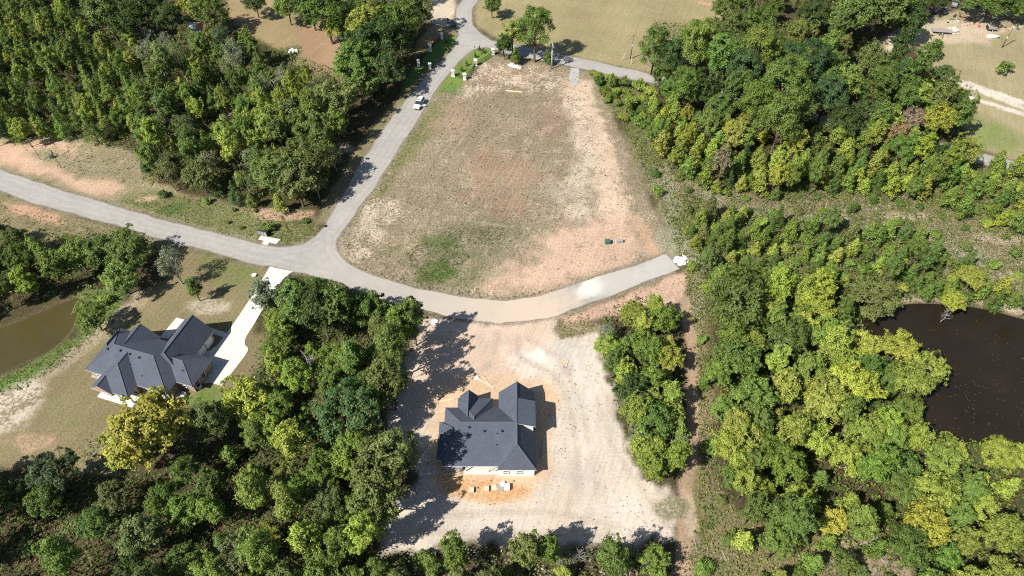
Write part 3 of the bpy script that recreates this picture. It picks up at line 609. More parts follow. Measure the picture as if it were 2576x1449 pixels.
for x in (-1.05, 1.3): window(H2, x, 55.28, 1.5, .9, 1.2, 's')
for x in (-10.9, -9.9, -9.1): window(H2, x, 56.35, 1.35, .75, 1.5, 's')
window(H2, 3.85, 58.8, 1.5, .9, 1.2, 'e'); doorpart(H2, 3.85, 61.0, .95, 2.05, 'e', M["white"])
window(H2, 3.73, 64.5, 4.2, 1.0, .8, 'e')
window(H2, -6.7, 68.85, 1.5, 1.4, 1.4, 'n'); window(H2, .9, 70.2, 1.5, 1.8, 1.4, 'n'); doorpart(H2, -4.8, 68.85, 1.0, 2.05, 'n', M["wood"])
for (x, y, z) in ((-7.4, 61.6, 5.66), (-4.75, 61.0, 5.38), (-1.7, 61.0, 5.38)): vent(H2, x, y, z)
for (x, y, z) in ((-2.6, 60.6, 5.2), (-2.7, 58.9, 4.35), (-12.4, 62.2, 3.15)): pipe(H2, x, y, z)

# --- brick house (own axes, turned 17 degrees)
H1 = empty("brick_house", (-66, 77, 0), math.radians(-17.4), "brick house with dark many-gabled roof at the end of the white driveway", "house")
roof(H1, -13.75, 4.3, -5.9, 4.5, 2.85, 6.35, 'x', -.95, 4.6, 4.8)
roof(H1, -2.7, 4.42, -1.5, 9.6, 2.8, 6.42, 'y', .96, 1.7, 0)
roof(H1, -.5, 7.85, -3.05, 3.6, 2.75, 5.1, 'x', .32, 1.5, 3.45)
roof(H1, -11.2, -4.7, -1.1, 5.05, 2.82, 5.75, 'y', -7.95, 0, 0)
roof(H1, -13.7, -10.9, -2.2, 3.05, 2.72, 4.5, 'y', -12.3, 1.9, 0)
roof(H1, -9.9, -2.0, -8.65, -.8, 2.78, 5.95, 'y', -5.95, 4.3, 0)
roof(H1, -10.05, -5.4, -8.95, -4.2, 2.7, 4.45, 'y', -7.75, 0, 0)
wallbox(H1, -13.3, 3.85, -5.45, 3.9, 2.62, M["brick"]); wallbox(H1, -2.25, 3.95, 1.0, 9.15, 2.6, M["brick"]); wallbox(H1, 3.0, 7.4, -2.6, 3.15, 2.55, M["brick"])
wallbox(H1, -10.75, -5.15, 1.5, 4.6, 2.6, M["brick"]); wallbox(H1, -13.1, -11.3, 1.0, 2.65, 2.5, M["brick"]); wallbox(H1, -9.45, -7.2, -8.2, -4.5, 2.55, M["brick"]); wallbox(H1, -7.0, -2.5, -6.1, -4.2, 2.5, M["brick"])
fs = MB(); fs.box((-4.75, -.75, .05), (18.4, 10.0, .1)); fs.build("foundation", M["oldconcrete"], H1)
ps = MB(); ps.box((-5.9, -7.7, .06), (7.8, 2.9, .12)); ps.build("patio_slab", M["concrete"], H1)
for (x, y) in ((-2.4, -8.2), (-5.2, -8.2)): pc = MB(); pc.box((x, y, 1.3), (.3, .3, 2.55)); pc.build("porch_post", M["white"], H1)
for (x, y, f) in ((7.4, .3, 'e'), (7.4, -1.6, 'e'), (5.2, -2.6, 's'), (.5, -5.45, 's'), (2.4, -5.45, 's'), (-11.6, -5.45, 's'), (-13.3, -1.5, 'w'), (-13.3, -4.0, 'w'), (-8.4, -8.2, 's'), (-7.9, 4.6, 'n'), (.9, 9.15, 'n')): window(H1, x, y, 1.45, 1.1, 1.35, f)
for y in (5.2, 7.6): g = MB(); g.box((3.98, y, 1.15), (.1, 2.1, 2.2)); [g.box((4.04, y, .35 + .5 * k), (.04, 2.0, .04)) for k in range(4)]; g.build("garage_door", M["white"], H1)
doorpart(H1, -3.6, 3.9, 1.0, 2.1, 'n', M["wood"]); doorpart(H1, -4.3, -6.1, .95, 2.05, 's', M["white"])
for (x, y, z) in ((-10.1, -1.9, 5.7), (-7.4, -1.6, 5.95), (-5.3, -1.75, 5.84), (-3.2, -1.85, 5.77)): vent(H1, x, y, z)
for (x, y, z) in ((2.1, -.2, 5.3), (2.3, .8, 5.1), (2.6, 1.5, 4.8), (-4.6, -3.3, 4.7), (-3.6, -4.6, 3.8), (-1.6, -4.4, 3.9), (4.9, -1.2, 4.1), (5.2, -1.2, 4.1), (2.2, -2.6, 4.1)): pipe(H1, x, y, z)
gt = MB(); gt.box((-4.7, -5.95, 2.72), (5.4, .1, .12)); gt.build("gutter", M["white"], H1)

# --- part of a teal-roofed house and a tin shed among the oaks
def at(px, py, z=0.0): return G(px, py, z)
p = at(905, -12); H3 = empty("teal_roof_house", (p[0], p[1], 0), math.radians(20), "house with teal metal roof showing between oaks at the top edge", "house")
m = MB(); m.box((0, 0, 1.4), (11, 8, 2.8)); m.build("wall", M["white"], H3)
rt = MB(); rt.poly([(-6, -4.6, 2.8), (6, -4.6, 2.8), (6, 0, 4.6), (-6, 0, 4.6)]); rt.poly([(6, 4.6, 2.8), (-6, 4.6, 2.8), (-6, 0, 4.6), (6, 0, 4.6)])
for x in (-5.8, 5.8): rt.poly([(x, -4.3, 2.75), (x, 4.3, 2.75), (x, 0, 4.5)])
rr = rt.build("roof", M["teal"], H3, fix=False)
rb = MB(); [rb.box((-5.7 + .6 * k, -2.3, 3.745), (.05, 4.9, .05), rx=math.atan2(1.8, 4.6)) for k in range(20)]; rb.build("roof_rib", M["teal"], rr)
window(H3, -2.5, -4, 1.5, 1.2, 1.2, 's'); window(H3, 2.5, -4, 1.5, 1.2, 1.2, 's'); doorpart(H3, 0, -4, 1, 2.1, 's', M["wood"])
p = at(501, 83); S = empty("tin_shed", (p[0], p[1], 0), math.radians(4), "small white tin shed with half-rusted roof under the trees", "shed")
m = MB(); m.box((0, 0, 1.1), (5.0, 2.6, 2.2)); m.build("wall", M["tin"], S)
m = MB(); m.poly([(-2.8, -1.7, 2.25), (.1, -1.7, 2.25), (.1, 1.6, 2.75), (-2.8, 1.6, 2.75)]); m.poly([(-2.8, 1.6, 2.69), (.1, 1.6, 2.69), (.1, -1.7, 2.19), (-2.8, -1.7, 2.19)]); m.build("roof", M["tin"], S, fix=False)
m = MB(); m.poly([(.1, -1.7, 2.26), (2.8, -1.7, 2.26), (2.8, 1.6, 2.76), (.1, 1.6, 2.76)]); m.poly([(.1, 1.6, 2.7), (2.8, 1.6, 2.7), (2.8, -1.7, 2.2), (.1, -1.7, 2.2)]); tag(m.build("roof", M["rust"], S, fix=False), "rust-red right half of the roof")
doorpart(S, .6, -1.3, .9, 1.9, 's', M["greywood"])

# ------------------------------------------------------------------ entrance: pillars, iron fences, small shrubs
def src(zx, zy): return ((1300 + zx / 8.525) * .83854, (90 + zy / 8.525) * .83854)     # entrance survey sheet
def mk_pillar():
    r = empty("gate_pillar"); m = MB(); m.box((0, 0, .9), (.78, .78, 1.8)); m.build("shaft", M["stone"], r, bevel=.03)
    b = MB(); b.box((0, 0, .12), (.95, .95, .24)); b.build("plinth", M["stone"], r, bevel=.02)
    c = MB(); c.box((0, 0, 1.86), (1.02, 1.02, .14)); c.build("cap", M["stone"], r, bevel=.02)
    t = MB(); t.box((0, 0, 2.03), (.9, .9, .22), taper=.35); t.build("finial", M["stone"], r); return r
pil0 = mk_pillar(); pil_first = True
def copy_tree(o, parent=None):
    c = o.copy(); col.objects.link(c); c.parent = parent
    for ch in list(o.children): copy_tree(ch, c)
    return c
PW = {"la": (205, 232), "lb": src(0, 0), }
pill = {}
left_pts = {"a": (1325, 116.5, "white gate pillar nearest the top road on the left side"), "b": (1291, 153, "white gate pillar second down on the left side, half in shade"), "c": (1256, 197, "shaded white gate pillar set back farthest to the left"), "d": (1290, 207, "shaded white gate pillar beside the tree-shadowed road")}
right_pts = {"e": (1300 + 1525 / 8.525, 90 + 632 / 8.525, "white gate pillar at the side road end of the right-hand fence"), "f": (1300 + 1085 / 8.525, 90 + 905 / 8.525, "white gate pillar in the middle of the right-hand fence"), "g": (1300 + 805 / 8.525, 90 + 1270 / 8.525, "white gate pillar at the field corner of the right-hand fence"), "h": (1300 + 510 / 8.525, 90 + 1180 / 8.525, "white gate pillar closest to the road on the right-hand side")}
for k, (sx, sy, lab) in {**left_pts, **right_pts}.items():
    g = at(sx * .83854, sy * .83854); pill[k] = g
    o = pil0 if pil_first else copy_tree(pil0); pil_first = False
    o.location = (g[0], g[1], 0); o.rotation_euler = (0, 0, math.radians(8)); tag(o, lab, "pillar", "white entrance pillars")
def fence(a, b, label, sag=0.0):
    a, b = pill[a], pill[b]; d = b[:2] - a[:2]; L = np.linalg.norm(d); ang = math.atan2(d[1], d[0])
    r = empty("iron_fence", (a[0], a[1], 0), ang, label, "fence", "black iron fences at the entrance"); x0, x1 = .5, L - .5; n = max(2, int((x1 - x0) / .16))
    off = lambda x: sag * math.sin(math.pi * (x - x0) / (x1 - x0))
    for z in (.2, 1.25): m = MB(); m.tube([(x0 + (x1 - x0) * t, off(x0 + (x1 - x0) * t), z) for t in np.linspace(0, 1, 9)], .03, 4); m.build("rail", M["black"], r)
    me = None
    for i in range(n + 1):
        x = x0 + (x1 - x0) * i / n
        if me is None:
            m = MB(); m.box((0, 0, .72), (.028, .028, 1.36)); o = m.build("picket", M["black"], r); me = o.data
        else: o = link(bpy.data.objects.new("picket", me), r)
        o.location = (x, off(x), 0)
    for x in np.linspace(x0, x1, max(2, int(L / 2.6) + 1)): m = MB(); m.box((x, off(x), .75), (.07, .07, 1.5)); m.build("post", M["black"], r)
fence("e", "f", "black iron fence between the side road pillar and the middle right pillar", .5)
fence("f", "g", "black iron fence curving down to the field corner pillar", .5)
fence("g", "h", "short black iron fence from the field corner pillar to the road")
fence("a", "b", "black iron fence between the two upper left pillars", -.4)
fence("b", "c", "black iron fence in shade between left pillars, running back", -.4)
fence("c", "d", "short shaded black iron fence on the left side")
g = at(*src(1058, 672)); SG = empty("street_sign", (g[0], g[1], 0), .3, "thin dark post with white street name blades at the road corner", "sign")
m = MB(); m.cyl((0, 0, 0), .05, 3.1, 8); m.build("post", M["black"], SG); m = MB(); m.box((0, 0, 2.75), (1.0, .03, .2)); m.build("blade", M["white"], SG); m = MB(); m.box((0, 0, 2.52), (.03, .9, .18)); m.build("blade", M["white"], SG)
m = MB(); m.cyl((0, 0, 3.1), .03, .12, 8, 0, .16); m.cyl((0, 0, 3.22), .16, .22, 8, 0, .05); m.build("finial", M["black"], SG)
g = at(*src(1275, 545)); m = MB(); m.box((g[0], g[1], .55), (.16, .16, 1.1)); m.box((g[0], g[1], 1.12), (.2, .2, .06), taper=.4); tag(m.build("marker_post", M["lumber"], None), "short pale marker post on the entrance grass", "post")

# ------------------------------------------------------------------ utility poles
def upole(name, base, top, label, mat, arm=True, band=None, r=.16):
    b = at(*base); d = FWD - UPV * ((base[1] - 724.5) / FV); h = 9.0
    lo, hi = 1.0, 14.0
    for _ in range(40):
        mid = (lo + hi) / 2; q = np.array([b[0], b[1], mid - HEIGHT]); dd = q @ FWD; yy = 724.5 - FV * (q @ UPV) / dd
        if yy > top[1]: lo = mid
        else: hi = mid
    h = (lo + hi) / 2
    P = empty(name, (b[0], b[1], 0), 0, label, "pole"); m = MB(); m.tube([(0, 0, -.2), (0, 0, h * .5), (0, 0, h)], [r, r * .85, r * .65], 10); m.build("shaft", mat, P, smooth=True)
    if arm:
        m = MB(); m.box((0, 0, h - .5), (1.8, .1, .12), .4); m.build("crossarm", M["greywood"], P)
        for s in (-.8, 0, .8): m = MB(); m.cyl((s * math.cos(.4), s * math.sin(.4), h - .44), .05, .22, 8, 0, .03); m.build("insulator", M["white"], P)
    for z in (band or []): m = MB(); m.cyl((0, 0, z - .25), r * .95, .5, 10); m.build("band", M["white"], P)
    return P, h
P1, h1 = upole("utility_pole", (1387, 174), (1389, 106), "tall pale grey utility pole beside the lone pine", M["polegrey"], True, None, .19)
m = MB(); m.cyl((.28, -.1, h1 - 1.6), .22, .75, 10); m.build("transformer", M["steel"], P1)
m = MB(); m.tube([(.2, 0, .1), (.2, 0, h1 * .7)], .06, 6); m.build("conduit", M["white"], P1)
P2, h2 = upole("utility_pole", (1586, 148), (1594, 86), "brown wooden utility pole with guy wires on the mown field", M["polewood"], True, [4.4], .15)
P3, h3 = upole("utility_pole", (2520.5, 119), (2552, 60), "wooden utility pole with white bands in the right-hand field", M["polewood"], True, [3.2, 6.6], .15)
P4, h4 = upole("utility_pole", (2303, 62), (2323, 8), "wooden utility pole at the edge of the scrap yard oaks", M["greywood"], True, None, .16)
for (bx, by, z, w) in ((1564, 152, 3.0, "left"), (1588, 163, 5.0, "right")):
    b = at(bx, by) - np.array([P2.location.x, P2.location.y, 0]); d = np.array([-b[0], -b[1], z * 2]); d = d / np.linalg.norm(d)
    m = MB(); m.tube([b, (0, 0, h2 - .8)], .012, 4); m.build("guy_wire", M["steel"], P2)
    top = (0 - b[0], 0 - b[1], h2 - .8); L = math.sqrt(sum(q * q for q in top)); m = MB(); m.tube([b, b + np.array(top) / L * 2.4], .06, 6); m.build("guy_guard", M["lumber"], P2)
def wire(a, b, label, sag=.7):
    a = np.array(a); b = np.array(b); m = MB(); m.tube([a + (b - a) * t - np.array([0, 0, sag * 4 * t * (1 - t)]) for t in np.linspace(0, 1, 14)], .018, 4); tag(m.build("power_line", M["dark"], None), label, "cable", "overhead power lines")
L1, L2, L3, L4 = (np.array([P.location.x, P.location.y, h]) for P, h in ((P1, h1 - .3), (P2, h2 - .3), (P3, h3 - .3), (P4, h4 - .3)))
wire(L1, L2, "power line from the pale grey pole to the brown pole"); wire(L2, L2 + np.array([20, 60, 0]), "power line running from the brown pole to the top edge"); wire(L4, L3, "power line between the two poles at the right")
g = at(1140, -40); wire(L1, (g[0] - 45, g[1] - 30, 8), "power line running left from the pale grey pole over the oaks")

# ------------------------------------------------------------------ lamp posts on the left bank, mailboxes, boxes
def lamppost(base, h, label, head2=False):
    b = at(*base); P = empty("lamp_post", (b[0], b[1], 0), 0, label, "lamp post", "dark lamp posts along the left road"); m = MB(); m.tube([(0, 0, 0), (0, 0, h)], [.07, .05], 8); m.build("post", M["polewood"], P)
    m = MB(); m.cyl((0, 0, h), .1, .12, 8, 0, .24); m.cyl((0, 0, h + .12), .24, .3, 8, 0, .1); m.build("lantern", M["black"], P)
    if head2: m = MB(); m.cyl((0, 0, h + .62), .14, .2, 8, 0, .06); m.build("finial", M["black"], P)
lamppost((102.5, 402), 4.0, "dark thin lamp post at the far left on the bank"); lamppost((154, 421.5), 4.4, "second dark lamp post on the bank, beside a green box", True); lamppost((720.8, 575.8), 3.5, "dark lamp post in the weeds near the junction")
g = at(131.5, 397); U = empty("utility_box", (g[0], g[1], 0), .3, "small green utility box on the bank between two lamp posts", "utility box"); m = MB(); m.box((0, 0, .45), (.8, .7, .9)); m.build("cabinet", M["green"], U, bevel=.03); m = MB(); m.box((0, 0, .93), (.86, .76, .06), taper=.9); m.build("lid", M["green"], U)
g = at(664, 593); MBX = empty("cluster_mailbox", (g[0], g[1], 0), math.radians(-18), "dark bank of cluster mailboxes behind the T-shaped pad", "mailbox")
for k in range(3):
    m = MB(); m.box((-.75 + .75 * k, 0, 1.0), (.7, .5, 1.1)); c = m.build("cabinet", M["dark"], MBX, bevel=.02); m = MB(); m.cyl((-.75 + .75 * k, 0, 0), .1, .46, 8); m.build("pedestal", M["black"], MBX)
    for r_ in range(4): m = MB(); m.box((-.75 + .75 * k, -.262, .58 + .27 * r_), (.6, .02, .22)); m.build("door", M["steel"], c)
g = at(819.6, 569); m = MB(); m.cyl((g[0], g[1], .013), .42, .03, 20); m.cyl((g[0], g[1], .043), .3, .015, 16); tag(m.build("manhole_cover", M["black"], None), "small round black cover at the road edge near the junction", "manhole cover")
for (x, y, sx, sy, lab, mt) in ((1528, 612, 1.25, 1.0, "green pad-mounted transformer box on the clay, left of two", "green"), (1559, 609, 1.5, .7, "long low grey-green utility box on the clay, right of two", "greywood")):
    g = at(x, y); U = empty("transformer_box", (g[0], g[1], 0), .1, lab, "utility box"); h = .95 if mt == "green" else .55; m = MB(); m.box((0, 0, h / 2 + .08), (sx, sy, h), taper=.94); m.build("cabinet", M[mt], U, bevel=.03); m = MB(); m.box((0, 0, .05), (sx + .3, sy + .3, .1)); m.build("base", M["oldconcrete"], U); m = MB(); m.box((0, -sy / 2 - .01, h * .5 + .08), (sx * .8, .05, h * .7)); m.build("door", M[mt], U)
# ------------------------------------------------------------------ SUV with an open driver's door
g = at(1055, 266); a0 = G(990, 365); a1 = G(1090, 210); ang = math.atan2(a0[1] - a1[1], a0[0] - a1[0])
CAR = empty("parked_suv", (g[0], g[1], .02), ang, "white SUV with its driver's door open, stopped on the straight road", "car")
def loft(secs, mat, name, parent, smooth=True):
    m = MB(); n = len(secs[0])
    for s in secs: m.v += s
    for i in range(len(secs) - 1):
        for k in range(n): k2 = (k + 1) % n; m.f.append((i * n + k, i * n + k2, (i + 1) * n + k2, (i + 1) * n + k)); m.m.append(0)
    m.f.append(tuple(range(n))); m.m.append(0); m.f.append(tuple((len(secs) - 1) * n + k for k in reversed(range(n)))); m.m.append(0)
    return m.build(name, mat, parent, smooth=smooth)
def ring(x, w, z0, z1, t=.9): return [(x, -w * .96, z0), (x, -w, (z0 + z1) * .5), (x, -w * t, z1), (x, w * t, z1), (x, w, (z0 + z1) * .5), (x, w * .96, z0)]
body = loft([ring(-2.36, .82, .42, .98), ring(-2.3, .9, .32, 1.06), ring(-.9, .95, .28, 1.08), ring(.75, .95, .28, 1.06), ring(1.3, .94, .3, 1.02), ring(2.1, .88, .32, .9), ring(2.36, .74, .42, .76)], M["carpaint"], "body", CAR, False)
loft([ring(-2.22, .78, 1.04, 1.5, .86), ring(-1.95, .82, 1.04, 1.72, .84), ring(.1, .82, 1.04, 1.74, .82), ring(.95, .82, 1.02, 1.12, .9)], M["glass"], "windows", CAR, False)
m = MB(); m.box((-.85, 0, 1.755), (2.2, 1.36, .07), taper=.93); ro = m.build("roof", M["carpaint"], CAR, bevel=.02)
m = MB(); m.box((-.25, 0, 1.80), (.28, 1.0, .02)); m.build("sunroof", M["glass"], ro)
for s in (-1, 1): m = MB(); m.tube([(-1.85, s * .62, 1.82), (.1, s * .62, 1.82)], .025, 4); m.build("roof_rail", M["dark"], ro)
for s in (-1, 1):
    for x in (-1.95, -.75, .2):
        m = MB(); m.tube([(x, s * .84, 1.05), (x - (.0 if x < 0 else .25), s * .7, 1.74)], .05, 4); m.build("pillar", M["carpaint"], CAR)
m = MB(); m.box((1.62, 0, 1.01), (1.25, 1.5, .05), taper=.9); m.build("hood", M["carpaint"], CAR, bevel=.015)
for x in (-1.45, 1.48):
    for s in (-1, 1):
        m = MB(); m.tube([(x, s * .72, .35), (x, s * .97, .35)], .35, 16); w = m.build("wheel", M["rubber"], CAR, smooth=False); m = MB(); m.tube([(x, s * .9, .35), (x, s * .985, .35)], .21, 12); m.build("rim", M["chrome"], w)
for s in (-1, 1): m = MB(); m.box((2.25, s * .6, .76), (.2, .32, .14)); m.build("headlight", M["lamp"], CAR); m = MB(); m.box((-2.34, s * .7, .95), (.08, .2, .3)); m.build("taillight", M["redclay"], CAR); m = MB(); m.box((.72, s * 1.05, 1.12), (.14, .22, .16)); m.build("mirror", M["dark"], CAR)
m = MB(); m.box((2.36, 0, .55), (.08, 1.3, .2)); m.build("grille", M["dark"], CAR)
m = MB(); c, s_ = math.cos(math.radians(62)), math.sin(math.radians(62)); px, py = .62, .95
q = lambda t, z, o=0.0: (px - t * c + o * s_, py + t * s_ + o * c, z)
m.v += [q(0, .35), q(1.1, .35), q(1.12, 1.05), q(0, 1.05), q(0, .35, .09), q(1.1, .35, .09), q(1.12, 1.05, .09), q(0, 1.05, .09)]
for f in ((0, 1, 2, 3), (7, 6, 5, 4), (0, 4, 5, 1), (1, 5, 6, 2), (2, 6, 7, 3), (3, 7, 4, 0)): m.f.append(f); m.m.append(0)
dr = m.build("door", M["carpaint"], CAR); m = MB(); m.poly([q(.1, 1.05, .04), q(1.08, 1.05, .04), q(.95, 1.6, .04), q(.45, 1.6, .04)]); m.poly([q(.45, 1.6, .06), q(.95, 1.6, .06), q(1.08, 1.05, .06), q(.1, 1.05, .06)]); m.build("door_glass", M["glass"], dr, fix=False)

# ------------------------------------------------------------------ building site: boards, pallets, debris
def board(p0, p1, label, w=.14, t=.05, mat="lumber", z=.03, name="board", cat="board", group=None):
    a, b = at(*p0), at(*p1); d = b - a; L = math.hypot(d[0], d[1]); m = MB(); m.box(((a[0] + b[0]) / 2, (a[1] + b[1]) / 2, z + t / 2), (L, w, t), math.atan2(d[1], d[0]))
    return tag(m.build(name, M[mat], None), label, cat, group)
def z6(x, y): return (1048.2 + x / 4.547, 939.2 + y / 4.547)
board(z6(690, 60), z6(880, 160), "long pale board lying above the unfinished house, lower of a crossed pair", .28)
board(z6(755, 30), z6(885, 190), "pale board crossing over the long board above the unfinished house", .16, .05, "lumber", .09)
board(z6(270, 322), z6(425, 300), "pale plank stack left of the unfinished house, upper one", .3, .1); board(z6(220, 442), z6(312, 434), "pale plank left of the unfinished house, lower one", .2)
board(z6(60, 830), z6(132, 1005), "slanting pale pole lying at the edge of the tree shade", .12); board(z6(1402, 830), z6(1410, 970), "grey-green board on the shaded ground beside the house, left of two", .14, .05, "greywood")
board(z6(1430, 765), z6(1424, 995), "grey-green board on the shaded ground beside the house, right of two", .16, .05, "greywood"); board(z6(320, 1245), z6(470, 1190), "pale board in the leaf shadow below the unfinished house", .14)
board(z6(1640, 890), z6(1655, 960), "thin pale stick on the white sand right of the house", .08); board(z6(1300, 1318), z6(1420, 1272), "pale edging plank along the dirt pad's lower rim", .12)
g = at(*z6(690, 55)); m = MB(); m.lump((g[0], g[1], .15), .45, 5, .5); tag(m.build("mortar_heap", M["chalk"], None), "small white heap at the end of the long pale board", "heap")
def pallet(zx, zy, label, sx=1.15, sy=1.2, h=.5, mat="greywood", load=None):
    sx *= .82; sy *= .82; h *= .8; g = at(*z6(zx, zy)); P = empty("pallet", (g[0], g[1], 0), TR0.uniform(-.08, .08), label, "pallet", "pallets below the unfinished house")
    for k in range(3): m = MB(); m.box((0, -sy / 2 + .06 + k * (sy / 2 - .06), .06), (sx, .1, .1)); m.build("bearer", M["wood"], P)
    for k in range(6): m = MB(); m.box((-sx / 2 + .08 + k * (sx - .16) / 5, 0, .125), (.14, sy, .025)); m.build("slat", M["lumber"], P)
    if load: m = MB(); m.box((0, 0, .14 + h / 2), (sx * .92, sy * .92, h)); m.build("load", M[load], P, bevel=.03)
TR0 = random.Random(11)
pallet(628, 1340, "loaded pallet farthest left in the row below the unfinished house", load="sandpile", h=.45); pallet(800, 1325, "second loaded pallet in the row below the unfinished house", load="sandpile", h=.35)
pallet(885, 1310, "bare pallet in the middle of the row below the unfinished house", 1.1, 1.3); pallet(955, 1315, "weathered slatted pallet beside the white-wrapped bundle", 1.3, 1.4, .25, load="greywood")
pallet(1030, 1312, "pallet with white-wrapped bundle at the right end of the row", 1.35, 1.4, .8, load="white")
g = at(*z6(985, 1275)); m = MB(); m.box((g[0], g[1], .2), (.9, .8, .4), .5); tag(m.build("cement_bag", M["white"], None), "white bag leaning behind the wrapped bundle", "bag")
for i, (zx, zy, lab) in enumerate([(1110, 1235, "dark clod below the house wall, upper right"), (850, 1230, "dark clod on the orange dirt left of centre"), (700, 1310, "thin offcut stuck in the orange dirt")]): g = at(*z6(zx, zy)); m = MB(); m.lump((g[0], g[1], .06), .18, i); tag(m.build("dirt_clod", M["wood"], None), lab, "clod")
g = at(1419, 912); 
WP = [(.3, .2), (-.4, .1), (.1, -.4), (-.2, .5), (.6, -.2)]
for i, (dx, dy) in enumerate(WP): m = MB(); m.box((g[0] + dx, g[1] + dy, .05 + .02 * i), (1.3, .12, .05), i * 1.1); o = tag(m.build("offcut_board", M["lumber"], None), "short pale offcut", "board", "offcuts scattered on the sand"); LOOSE.append((o, "short pale offcut on the sand above the unfinished house", g[0] + dx, g[1] + dy))
# ------------------------------------------------------------------ heaps and odds and ends
def heap(px, py, r, mat, label, name="heap", h=.45, n=1, cat="heap", seed=1):
    g = at(px, py); m = MB(); R = random.Random(seed); m.lump((g[0], g[1], 0), r, seed, h, 3)
    for _ in range(n): a = R.uniform(0, 6.28); d = R.uniform(.5, 1.0) * r; m.lump((g[0] + math.cos(a) * d, g[1] + math.sin(a) * d, .02), r * R.uniform(.25, .5), R.randint(0, 999), h, 2)
    return tag(m.build(name, M[mat], None, smooth=True), label, cat)
heap(1714, 655, 1.35, "chalk", "white gravel heap past the end of the dead-end road", "gravel_heap", .22, 16)
heap(1095, 809, .75, "chalk", "white sack-like heap at the left corner of the plot entrance", "lime_heap", .5, 3, seed=4)
heap(1307, 170, .9, "sandpile", "small pale dirt heap right of the entrance fence", "dirt_heap", .35, 3, seed=6)
for i, (dx, dy) in enumerate([(0, 0), (.8, .3), (-.8, .2), (.3, -.7), (-.4, .8), (1.1, -.4), (-.9, -.5)]):
    g = at(738, 130); m = MB(); m.box((g[0] + dx, g[1] + dy, .35), (.75, .7, .5), i * .7, taper=.8); o = tag(m.build("white_crate", M["white"], None, bevel=.05), "white tub dumped in the brown clearing", "tub", "white tubs dumped in the clearing"); LOOSE.append((o, "white tub dumped in the brown clearing", g[0] + dx, g[1] + dy))
g = at(1291, 165); m = MB(); m.box((g[0], g[1], .06), (2.6, 1.7, .06), -.45); tag(m.build("white_sheet_board", M["white"], None), "large white panel lying on the ground right of the entrance", "board")
board((1272, 228.5), (1314, 232.6), "long pale timber lying at the top of the field", .3, .2, "lumber", .0, "timber", "timber"); board((1402 - 125, 163), (1284, 168), "small white slat beside the large white panel", .3, .05, "white")
g = at(1235.8, 188.6); m = MB(); m.box((g[0], g[1], .4), (.12, .12, .8)); m.box((g[0], g[1], .82), (.14, .14, .05), taper=.3); tag(m.build("survey_stake", M["lumber"], None), "short pale survey stake at the top left of the field", "stake")
g = at(1130, 56); TB = empty("lawn_mower", (g[0], g[1], 0), .4, "black and white riding mower beside the sandy drive at the top", "mower")
m = MB(); m.box((0, 0, .45), (1.5, .8, .4), taper=.85); m.build("body", M["white"], TB, bevel=.04); m = MB(); m.box((-.35, 0, .85), (.5, .5, .45)); m.build("seat", M["black"], TB, bevel=.03)
for x in (-.5, .55):
    for s in (-.45, .45): m = MB(); m.tube([(x, s - .1, .26), (x, s + .1, .26)], .26, 12); m.build("wheel", M["rubber"], TB)
m = MB(); m.tube([(.1, 0, .6), (-.05, 0, 1.1)], .03, 6); m.build("steering_column", M["black"], TB)
g = at(640, 694); m = MB(); m.lump((g[0], g[1], .25), .55, 8, .6); tag(m.build("white_boulder", M["chalk"], None), "white rock in tree shade beside the driveway mouth", "rock")
# heat pumps by the brick house
for (zx, zy, lab) in ((1650, 1118, "white air conditioner unit at the brick house corner by the drive"), (1440, 1232, "grey air conditioner unit in the shaded nook of the brick house")):
    g = at(201.25 + zx / 5.486, 771.5 + zy / 5.486); U = empty("air_conditioner", (g[0], g[1], 0), math.radians(-17.4), lab, "air conditioner"); m = MB(); m.box((0, 0, .42), (.8, .8, .8)); m.build("casing", M["tin"], U, bevel=.04); m = MB(); m.cyl((0, 0, .82), .34, .03, 16); m.build("fan_grille", M["dark"], U); m = MB(); m.box((0, 0, .02), (1, 1, .06)); m.build("pad", M["oldconcrete"], U)
# ------------------------------------------------------------------ yard at the far right
def trailer(px, py, L, W, ang, label, deck, sides=0.0, axles=2):
    g = at(px, py); T_ = empty("flatbed_trailer" if not sides else "utility_trailer", (g[0], g[1], 0), ang, label, "trailer")
    for k in range(6): m = MB(); m.box((0, -W / 2 + W / 12 + k * W / 6, .72), (L, W / 6 - .03, .06)); m.build("deck_plank", M[deck], T_)
    for s in (-1, 1): m = MB(); m.box((0, s * W / 2, .64), (L, .08, .16)); m.build("side_rail", M["dark"], T_)
    for k in range(axles):
        for s in (-1, 1): x = -.3 - .85 * k + .4; m = MB(); m.tube([(x, s * (W / 2 + .02), .34), (x, s * (W / 2 + .24), .34)], .34, 14); w = m.build("wheel", M["rubber"], T_); m = MB(); m.tube([(x, s * (W / 2 + .2), .34), (x, s * (W / 2 + .26), .34)], .18, 10); m.build("rim", M["white"], w)
    m = MB(); m.tube([(L / 2, -W / 3, .62), (L / 2 + 1.3, 0, .58)], .05, 4); m.tube([(L / 2, W / 3, .62), (L / 2 + 1.3, 0, .58)], .05, 4); m.build("tongue", M["dark"], T_)
    if sides:
        for s in (-1, 1): m = MB(); m.tube([(-L / 2, s * W / 2, .7), (-L / 2, s * W / 2, .7 + sides), (L / 2, s * W / 2, .7 + sides), (L / 2, s * W / 2, .7)], .04, 4); m.build("rail_frame", M["black"], T_)
        m = MB(); m.box((-L / 2, 0, .7 + sides * .8), (.05, W, sides * 1.6)); m.build("tailgate", M["black"], T_)
    return T_
trailer(2366, 82, 5.6, 2.1, math.radians(-8), "weathered flatbed trailer by the sandy yard", "greywood"); trailer(2492, 76, 3.0, 1.7, math.radians(-6), "black-framed utility trailer behind the white boat hull", "greywood", .5, 1)
